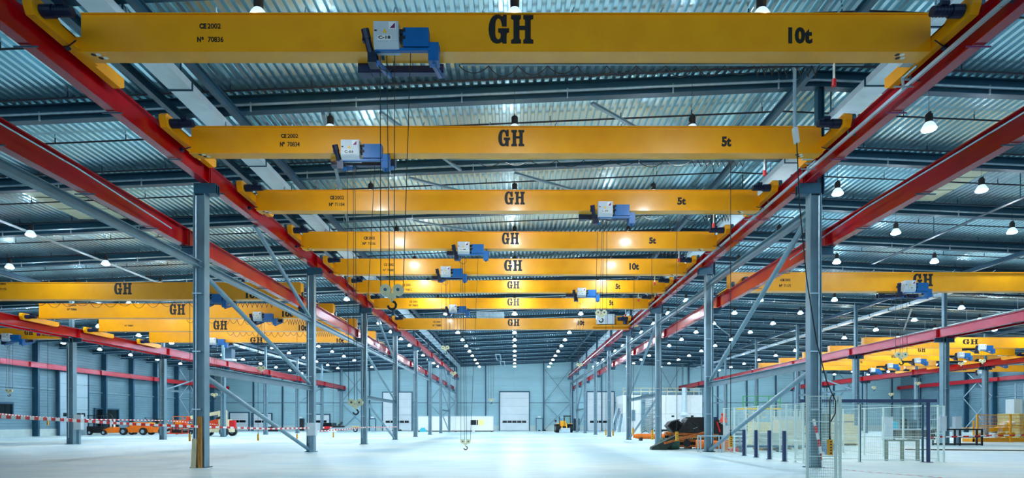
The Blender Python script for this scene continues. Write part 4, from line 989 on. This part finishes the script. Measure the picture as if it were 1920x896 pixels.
for x in (13, 15.5, 18.2): part(t, 'leg', MB().box(x-.05, x+.05, 33.3, 34.25, 0, .28), M_STEELD)
# gantry platform with green railing on back of yard
t = thing('work_platform', 'yellow and green railed work platform above the machines behind the mesh fence', 'platform', (19.3, 46, 0))
part(t, 'deck', MB().box(17.8, 20.9, 45.4, 46.6, 2.75, 2.85), M_WARN)
g = MB()
for x in (17.9, 18.9, 19.9, 20.8): g.box(x-.03, x+.03, 45.4, 45.46, 2.85, 3.8)
g.box(17.9, 20.8, 45.4, 45.46, 3.75, 3.8).box(17.9, 20.8, 45.4, 45.46, 3.3, 3.34); part(t, 'railing', g, mat('green rail', (70, 170, 80), .5))
for x in (18, 20.7):
    for y in (45.5, 46.5): part(t, 'leg', MB().box(x-.06, x+.06, y-.06, y+.06, 0, 2.75), M_GALV)
g = MB(); random.seed(11)
for i in range(60):
    a = Vector((18.2+random.random()*2.3, 45.7+random.random()*.6, .2+random.random()*2.3)); g.bar(a, a+Vector((random.uniform(-.5,.5), .1, random.uniform(-.4,.4))), .06)
part(t, 'pipework', g, M_BEIGE, kind='stuff')
# scrap heap
def tub(label, c, w, d, h, ang, m=M_SCRAP, tilt=0.):
    """open steel tub with hollow inside and bevelled bottom"""
    t = thing('steel_skip', label, 'skip', c); R = Matrix.Rotation(ang, 3, 'Z') @ Matrix.Rotation(tilt, 3, 'Y'); c = Vector(c)
    def q(pts): return [c+R@Vector(p) for p in pts]
    g = MB(); b = .6
    bot = q([(-w/2*b,-d/2,0),(w/2*b,-d/2,0),(w/2*b,d/2,0),(-w/2*b,d/2,0)]); top = q([(-w/2,-d/2,h),(w/2,-d/2,h),(w/2,d/2,h),(-w/2,d/2,h)])
    ib = q([(-w/2*b+.05,-d/2+.05,.06),(w/2*b-.05,-d/2+.05,.06),(w/2*b-.05,d/2-.05,.06),(-w/2*b+.05,d/2-.05,.06)]); it = q([(-w/2+.05,-d/2+.05,h),(w/2-.05,-d/2+.05,h),(w/2-.05,d/2-.05,h),(-w/2+.05,d/2-.05,h)])
    g.add(bot+top+ib+it, [(0,3,2,1),(0,1,5,4),(1,2,6,5),(2,3,7,6),(3,0,4,7),(4,5,13,12),(5,6,14,13),(6,7,15,14),(7,4,12,15),(8,9,13,12),(9,10,14,13),(10,11,15,14),(11,8,12,15),(8,9,10,11)])
    part(t, 'tub', g, m)
    rb = MB()
    for i in range(4):
        y = -d/2+.1+(d-.2)*i/3
        a = q([(-w/2*b-.02, y, .02), (-w/2-.02, y, h)]); rb.bar(a[0], a[1], .06, .05); a = q([(w/2*b+.02, y, .02), (w/2+.02, y, h)]); rb.bar(a[0], a[1], .06, .05)
    part(t, 'rib', rb, M_SCRAP); return t

t = thing('steel_hopper', 'black open hopper tilted left with a pale striped grating inside, on the scrap heap', 'hopper', (10.6, 38.4, 1.0))
part(t, 'shell', MB().prism([(10.02, 38, 1.5), (10.25, 38, 1.78), (10.8, 38, 1.93), (10.86, 38, 1.88), (10.3, 38, 1.7), (10.12, 38, 1.5), (10.5, 38, 1.06), (10.4, 38, 1.02)], (0, .9, 0)), M_SCRAP)
part(t, 'end_wall', MB().prism([(10.05, 38.86, 1.5), (10.3, 38.86, 1.76), (10.85, 38.86, 1.9), (11.2, 38.86, 1.75), (10.6, 38.86, 1.05), (10.45, 38.86, 1.05)], (0, .04, 0)), M_SCRAP)
g = MB()
for i in range(9):
    a = Vector((10.42+.085*i, 38.05, 1.16+.078*i)); g.bar(a, a+Vector((.26, .25, -.05)), .05, .03)
part(t, 'grating_bar', g, M_GALV, kind='stuff')
t = thing('steel_hopper', 'black gable-shaped steel hopper standing upside down on the scrap heap', 'hopper', (11.3, 38.4, 1.0))
part(t, 'shell', MB().prism([(10.62, 37.7, 1.04), (11.22, 37.7, 1.86), (11.32, 37.7, 1.86), (12.3, 37.7, 1.2), (12.34, 37.7, 1.04)], (0, 1.1, 0)), M_SCRAP)
part(t, 'rim', MB().bar((10.6, 37.68, 1.06), (11.24, 37.68, 1.9), .05, .05).bar((11.3, 37.68, 1.9), (12.36, 37.68, 1.2), .05, .05), M_BLACK)
part(t, 'scratch', MB().bar((11.6, 37.69, 1.3), (11.9, 37.69, 1.42), .02, .015), M_GALV)
t = thing('steel_tank', 'square black steel tank behind the gable-shaped hopper on the scrap heap', 'tank', (12.1, 39.6, .9))
part(t, 'casing', MB().prism([(11.55, 39, .95), (11.55, 39, 1.9), (11.75, 39, 2.05), (12.75, 39, 2.05), (12.75, 39, .95)], (0, 1.2, 0)), M_SCRAP)
part(t, 'rim', MB().box(11.5, 12.8, 38.96, 39.0, 2.0, 2.08).box(12.72, 12.78, 38.96, 39, .95, 2.0), M_BLACK)
t = thing('steel_underframe', 'black low steel underframe carrying the scrap hoppers', 'steelwork', (11.5, 38.6, 0))
for y in (37.9, 39.4): part(t, 'girder', MB().ibeam((10.2, y, .6), (13.0, y, .6), .75, .3), M_SCRAP)
for i in range(3): part(t, 'cross_member', MB().box(10.4+1.05*i, 10.6+1.05*i, 38.1, 39.2, 0, .98), M_SCRAP)
t = thing('steel_hopper', 'black upright hopper seen right of the second right column beside the mesh fence', 'hopper', (13.6, 38.6, 0))
part(t, 'shell', MB().prism([(13.15, 38, .1), (13.1, 38, 1.85), (13.3, 38, 1.95), (14.1, 38, 1.3), (14.1, 38, .1)], (0, 1.2, 0)), M_SCRAP)
part(t, 'red_stripe', MB().bar((13.25, 37.97, 1.75), (13.45, 37.97, 1.1), .09, .04, up=(0, 1, 0)), M_REDP)
t = thing('slatted_grating', 'pale slatted grating leaning right of the second right column', 'grating', (13.7, 37.8, 1.2))
for i in range(6): part(t, 'slat', MB().bar((13.3+.12*i, 37.7, 1.75-.09*i), (13.62+.12*i, 37.8, 1.72-.12*i), .06, .03), M_BOX)
solo('orange_tarpaulin', 'orange draped tarpaulin on top of the heap next to the first mesh fence post', 'tarpaulin', MB().lathe((13.65, 37.9, 1.72), [(.28, 0), (.2, .25), (.12, .45), (.16, .55), (.04, .66)], 7), M_ORED)
solo('tool_box', 'small dark blue box on the heap left of the orange tarpaulin', 'box', MB().box(13.0, 13.35, 38.2, 38.6, 1.88, 2.08), M_NAVY)
t = thing('steel_block', 'dark green perforated steel block in front of the scrap heap', 'block', (10.8, 36.6, 0)); part(t, 'casing', g, M_DGREEN)
part(t, 'round_opening', MB().tube((10.78, 36.3, .42), (10.78, 36.27, .42), .24, 18), M_BLACK)
for i in range(12): part(t, 'bolt', MB().tube((10.42+.14*(i % 6), 36.3, .08+.64*(i//6)), (10.42+.14*(i % 6), 36.27, .08+.64*(i//6)), .025, 6), M_GALV)
t = thing('green_tank', 'mossy green ribbed tank lying left of the dark green block', 'tank', (9.8, 37, 0))
part(t, 'shell', MB().tube((9.3, 37.2, .36), (10.5, 37.1, .36), .36, 16), mat('moss green', (58, 96, 80), .6, 0, .4, 6))
for x in (9.5, 9.9, 10.3): part(t, 'rib', MB().tube((x, 37.15, .36), (x+.05, 37.15, .36), .39, 16), M_DGREEN)
t = thing('scrap_chute', 'dark wedge-shaped chute pointing left at the end of the scrap heap', 'chute', (9.2, 36.6, 0))
part(t, 'chute', MB().prism([(8.6, 36.3, 0), (8.62, 36.3, .18), (10.2, 36.3, .95), (10.3, 36.3, .8), (9.6, 36.3, .1), (9.5, 36.3, 0)], (0, .6, 0)), M_DGREEN)
def beam(label, p, q, m, w=.2, h=.16, name='steel_beam', kind='box'):
    g = MB(); 
    if kind == 'i': g.ibeam(p, q, h, w, .03, .03)
    elif kind == 't': g.tube(p, q, w/2, 12)
    else: g.bar(p, q, w, h)
    return solo(name, label, 'beam', g, m)
MR = mat('rusty orange beam', (186, 104, 34), .6, 0, .4, 5)
beam('upper rusty orange beam lying across the scrap heap', (9.75, 37.45, 1.0), (13.1, 37.3, .9), MR, .2, .14, kind='i')
beam('second rusty orange beam from the top of the scrap heap', (10.0, 37.4, .78), (13.0, 37.35, .76), M_WOOD, .2, .12)
beam('third rusty orange beam from the top of the scrap heap', (10.05, 37.35, .54), (13.0, 37.3, .56), MR, .2, .14, kind='i')
beam('lowest rusty beam at floor level under the scrap heap', (10.2, 37.3, .2), (12.8, 37.3, .2), MR, .2, .14, kind='i')
beam('short timber baulk on end of the scrap heap under the tilted hopper', (10.0, 38.0, 1.0), (10.0, 37.5, 1.0), M_WOOD, .25, .25)
beam('slanting orange beam resting on the dark green block', (9.3, 36.1, .42), (12.2, 36.0, 1.2), MR, .12, .12, kind='i')
beam('large round yellow tube behind the grey pipe frame', (11.0, 35.2, .42), (12.6, 34.8, .36), M_ORANGE, .5, name='yellow_tube', kind='t')
beam('yellow upright bracket beside the second right column', (12.6, 34.6, 0), (12.6, 34.6, .7), M_ORANGE, .2, .3)
solo('red_bundle', 'crumpled red bundle on the floor right of the second right column', 'bundle', MB().lathe((12.9, 33.8, 0), [(.35, 0), (.38, .12), (.2, .26), (.05, .3)], 9), M_REDP)
t = thing('lifting_beam', 'bright yellow lifting beam lying on the floor between the third and fourth right columns', 'beam', (13.2, 55, 0))
part(t, 'tube', MB().tube((11.8, 55.2, .42), (14.6, 54.6, .42), .26, 14), M_ORANGE); part(t, 'end_cap', MB().tube((11.3, 55.3, .42), (11.8, 55.2, .42), .16, 12, .26), M_ORANGE)
part(t, 'end_plate', MB().box(14.1, 15.1, 54.2, 54.7, .0, .85).tube((14.6, 54.15, .5), (14.6, 54.2, .5), .3, 12), M_ORANGE)
part(t, 'saddle', MB().box(11.9, 12.1, 54.8, 55.6, 0, .3).box(13.6, 13.8, 54.3, 55.2, 0, .3), M_SCRAP)
part(t, 'chain', MB().path([(12, 55, .7), (12.4, 54.9, .95), (12.8, 54.9, .7), (13.2, 54.8, .98), (13.7, 54.8, .7), (14, 54.7, .9)], .03), M_BLACK)
part(t, 'hydraulic_ram', MB().tube((13.4, 55.6, .95), (15.3, 55.4, 1.0), .1, 10), M_SCRAP)
# white building block inside the hall, right rear
t = thing('paint_booth', 'large white box-shaped booth standing on the hall floor at the right rear', 'building', (27, 110, 0))
for i in range(5):
    a = 23.0+2.2*i
    if i == 0: a = 19.6
    part(t, 'wall_panel', MB().box(a+.02, a+(3.3 if i == 0 else 2.18), 105, 112, 3.3, 6.7), M_WHITE)
    part(t, 'wall_panel', MB().box(a+.02, a+(3.3 if i == 0 else 2.18), 105, 112, 0, 3.26), M_WHITE)
g = MB()
for x in [19.7+1.6*i for i in range(9)]: g.box(x-.05, x+.05, 105.1, 105.2, 6.7, 8.0)
for z in (7.3, 7.9): g.box(19.6, 33.8, 105.1, 105.2, z, z+.1)
part(t, 'roof_railing', g, M_BEIGE)
part(t, 'roof_pipe', MB().tube((19.8, 106, 7.0), (33.5, 106, 7.0), .3, 12), M_STEEL)
g = MB()
for z in [i*.8 for i in range(8)]:
    g.bar((22.95, 104.8, z), (25.6, 104.8, z+.8), .08); g.box(22.95, 25.6, 104.75, 104.85, z, z+.07)
g.box(22.9, 23.0, 104.7, 104.85, 0, 6.7).box(25.6, 25.7, 104.7, 104.85, 0, 6.7); part(t, 'stair_tower', g, M_STEEL)
part(t, 'exhaust_duct', MB().tube((30.6, 104.6, 3.6), (30.6, 104.6, 8.0), .42, 14).lathe((30.6, 104.6, 3.0), [(.8, 0), (.75, .3), (.42, .6)], 14), M_DUCT)
part(t, 'wall_cabinet', MB().box(21.2, 21.8, 104.8, 105, 2.0, 4.0), M_STEEL)
for x in (28.4, 31.9): part(t, 'warning_sign', MB().box(x, x+.5, 104.97, 105, 2.7, 3.0), M_SCRAP)
# lattice screen covering one panel
for i, (x, tl) in enumerate(((17.2, 1.4), (17.7, 1.2), (18.2, .9), (18.7, .7), (19.1, .5))):
    lab = ['leftmost', 'second', 'third', 'fourth', 'rightmost'][i]
    solo('leaning_panel', 'long grey plank leaning against the white booth, %s of the five' % lab, 'plank', MB().bar((x, 103.6, .02), (x+tl, 104.9, 4.8-.5*i), .3, .08), M_STEEL if i % 2 else M_GALV, 'planks leaning on the white booth')
# far right: amber cage, block stack, workbench, racks
fence('amber wire cage standing low at the right edge', [(40.3, 50.5), (43.2, 50.5), (44.8, 50.5), (47, 50.5)], 2.45, .35, mat('amber paint', (240, 162, 14), .4, 0, .1, 3), sx=.12, sz=.3, r=.012, pw=.12, mids=(1.45,), rail=.07)
t = thing('spare_parts', 'pile of white and yellow cylinders inside the amber cage', 'parts', (42, 52, 0))
random.seed(5)
for i in range(10):
    x = 41+random.random()*3; z = .55+.5*(i % 3); part(t, 'cylinder', MB().tube((x, 51.6, z), (x+.9, 52, z+.1), .2, 10), M_WARN if i % 2 else M_WHITE)
part(t, 'shelf', MB().box(40.6, 45.2, 51.3, 52.6, 0, .3).box(40.6, 45.2, 51.3, 52.6, 1.2, 1.26).box(40.6, 40.7, 51.3, 51.4, 0, 1.9).box(45.1, 45.2, 51.3, 51.4, 0, 1.9), M_CAGE)
stack('wide beige stack of blocks at the right edge behind the amber cage', 49.0, 53.8, 6.4, 2.4, 2.55, 6, mat('beige block', (208, 204, 148), .8, 0, .1, 2), 'block_stack', False)
t = thing('machine_tower', 'tall light steel tower machine at the right edge behind the blocks', 'machine', (50, 57, 0))
part(t, 'cabinet', MB().box(48.6, 49.4, 56.4, 57.4, 0, 4.0), M_BOX)
g = MB()
for x in (49.6, 50.6):
    for y in (56.4, 57.4): g.box(x-.05, x+.05, y-.05, y+.05, 0, 5.6)
for i in range(9): g.box(49.6, 50.6, 56.36, 56.44, .6*i+.3, .6*i+.36)
part(t, 'lattice', g, M_GALV)
t = thing('workbench', 'long workbench with pale top and dark crates right of the outer right column', 'bench', (40, 58, 0))
part(t, 'bench_top', MB().box(37.6, 42.0, 57.6, 58.8, 1.0, 1.1), M_BOX)
for x in (37.8, 39.8, 41.8): part(t, 'leg', MB().box(x-.08, x+.08, 57.7, 58.7, 0, 1.0), M_SCRAP)
part(t, 'under_cabinet', MB().box(38.4, 41.6, 57.9, 58.6, .1, .98), mat('grey brown', (112, 108, 100), .7))
for i, (x, w_, h, m) in enumerate(((38.0, .7, .7, M_TYAN), (39.0, .6, 1.0, M_SCRAP), (39.9, .7, .9, M_STEELD))):
    solo('drum', ['aqua canister standing on the long workbench', 'black drum standing on the long workbench', 'dark grey drum standing on the long workbench'][i], 'drum', MB().lathe((x, 58.1, 1.1), [(w_/2, 0), (w_/2, h*.9), (w_/2*.8, h)], 14), m)
t = thing('cable_guard', 'long low dark strip lying on the floor at the lower right', 'strip', (34, 38, 0)); part(t, 'strip', MB().bar((24.6, 36.5, .03), (36.5, 33.6, .03), .12, .06), M_SCRAP)
t = thing('mesh_rack', 'dark slanted mesh rack left of the amber cage', 'rack', (37, 54, 0))
g = MB().bar((38.3, 54, .1), (39.0, 54, 2.4), .06).bar((39.0, 54, 2.4), (40.4, 54, 2.5), .06).bar((40.4, 54, 2.5), (40.4, 54, .1), .06)
part(t, 'rack_frame', g, M_STEELD); g = MB(); grid(g, (38.9, 54, 0), (40.4, 54, 0), .3, 2.4, .12, .2, .01); part(t, 'wire_mesh', g, M_STEELD, kind='stuff')
cabinet('tall white cabinet left of the long workbench', 35.6, 36.4, 56, .0, 2.3, .5, False)
for i, (x, y) in enumerate(((22, 78), (25, 82), (29, 80), (31.5, 84))):
    stack('low pile of dark stock on the floor behind the yard, %s from the left' % ['first', 'second', 'third', 'fourth'][i], x, y, 2.6, 1.2, .9, 4, [M_STEELD, M_SCRAP, M_GALV, M_STEELD][i], 'stock_pile')
# ceiling heaters in the distance
for i, (x, y) in enumerate(((-2.8, 100), (-2.3, 111))):
    t = thing('radiant_heater', '%s long square-ended radiant heater hanging under the roof over the aisle' % ['nearer', 'farther'][i], 'heater', (x, y, 12.6))
    g = MB().box(x-.45, x-.3, y-4.5, y+4.5, 12.9, 13.0).box(x+.3, x+.45, y-4.5, y+4.5, 12.9, 13.0).box(x-.45, x+.45, y-4.6, y-4.4, 12.9, 13.0).box(x-.45, x+.45, y+4.4, y+4.6, 12.9, 13.0); part(t, 'heater_tube', g, M_GALV)
    part(t, 'hanger', MB().box(x-.02, x+.02, y-4.5, y-4.46, 13.0, zb(x)+.66).box(x-.02, x+.02, y+4.46, y+4.5, 13.0, zb(x)+.66).box(x-.4, x+.4, y-4.5, y-4.46, 13.0, 13.04).box(x-.4, x+.4, y+4.46, y+4.5, 13.0, 13.04), M_STEELD)

t = thing('unit_heater', 'dark grey box air heater hanging in the left bay between the outer left columns', 'heater', (-37.5, 76, 9))
hx0, hx1 = at(420, 0, 76).x, at(434, 0, 76).x
part(t, 'casing', MB().box(hx0, hx1, 76, 77, at(0, 671, 76).z, at(0, 654, 76).z), M_STEELD)
part(t, 'air_outlet', MB().box(hx0, hx1+.2, 75.9, 77, at(0, 676, 76).z, at(0, 672, 76).z), M_BOX)
part(t, 'hanger', MB().box(hx0+.2, hx0+.25, 76.4, 76.5, at(0, 654, 76).z, 11.9).box(hx1-.25, hx1-.2, 76.4, 76.5, at(0, 654, 76).z, 11.9).box(hx0, hx1, 76.4, 76.5, at(0, 654, 76).z, at(0, 654, 76).z+.05), M_STEELD)
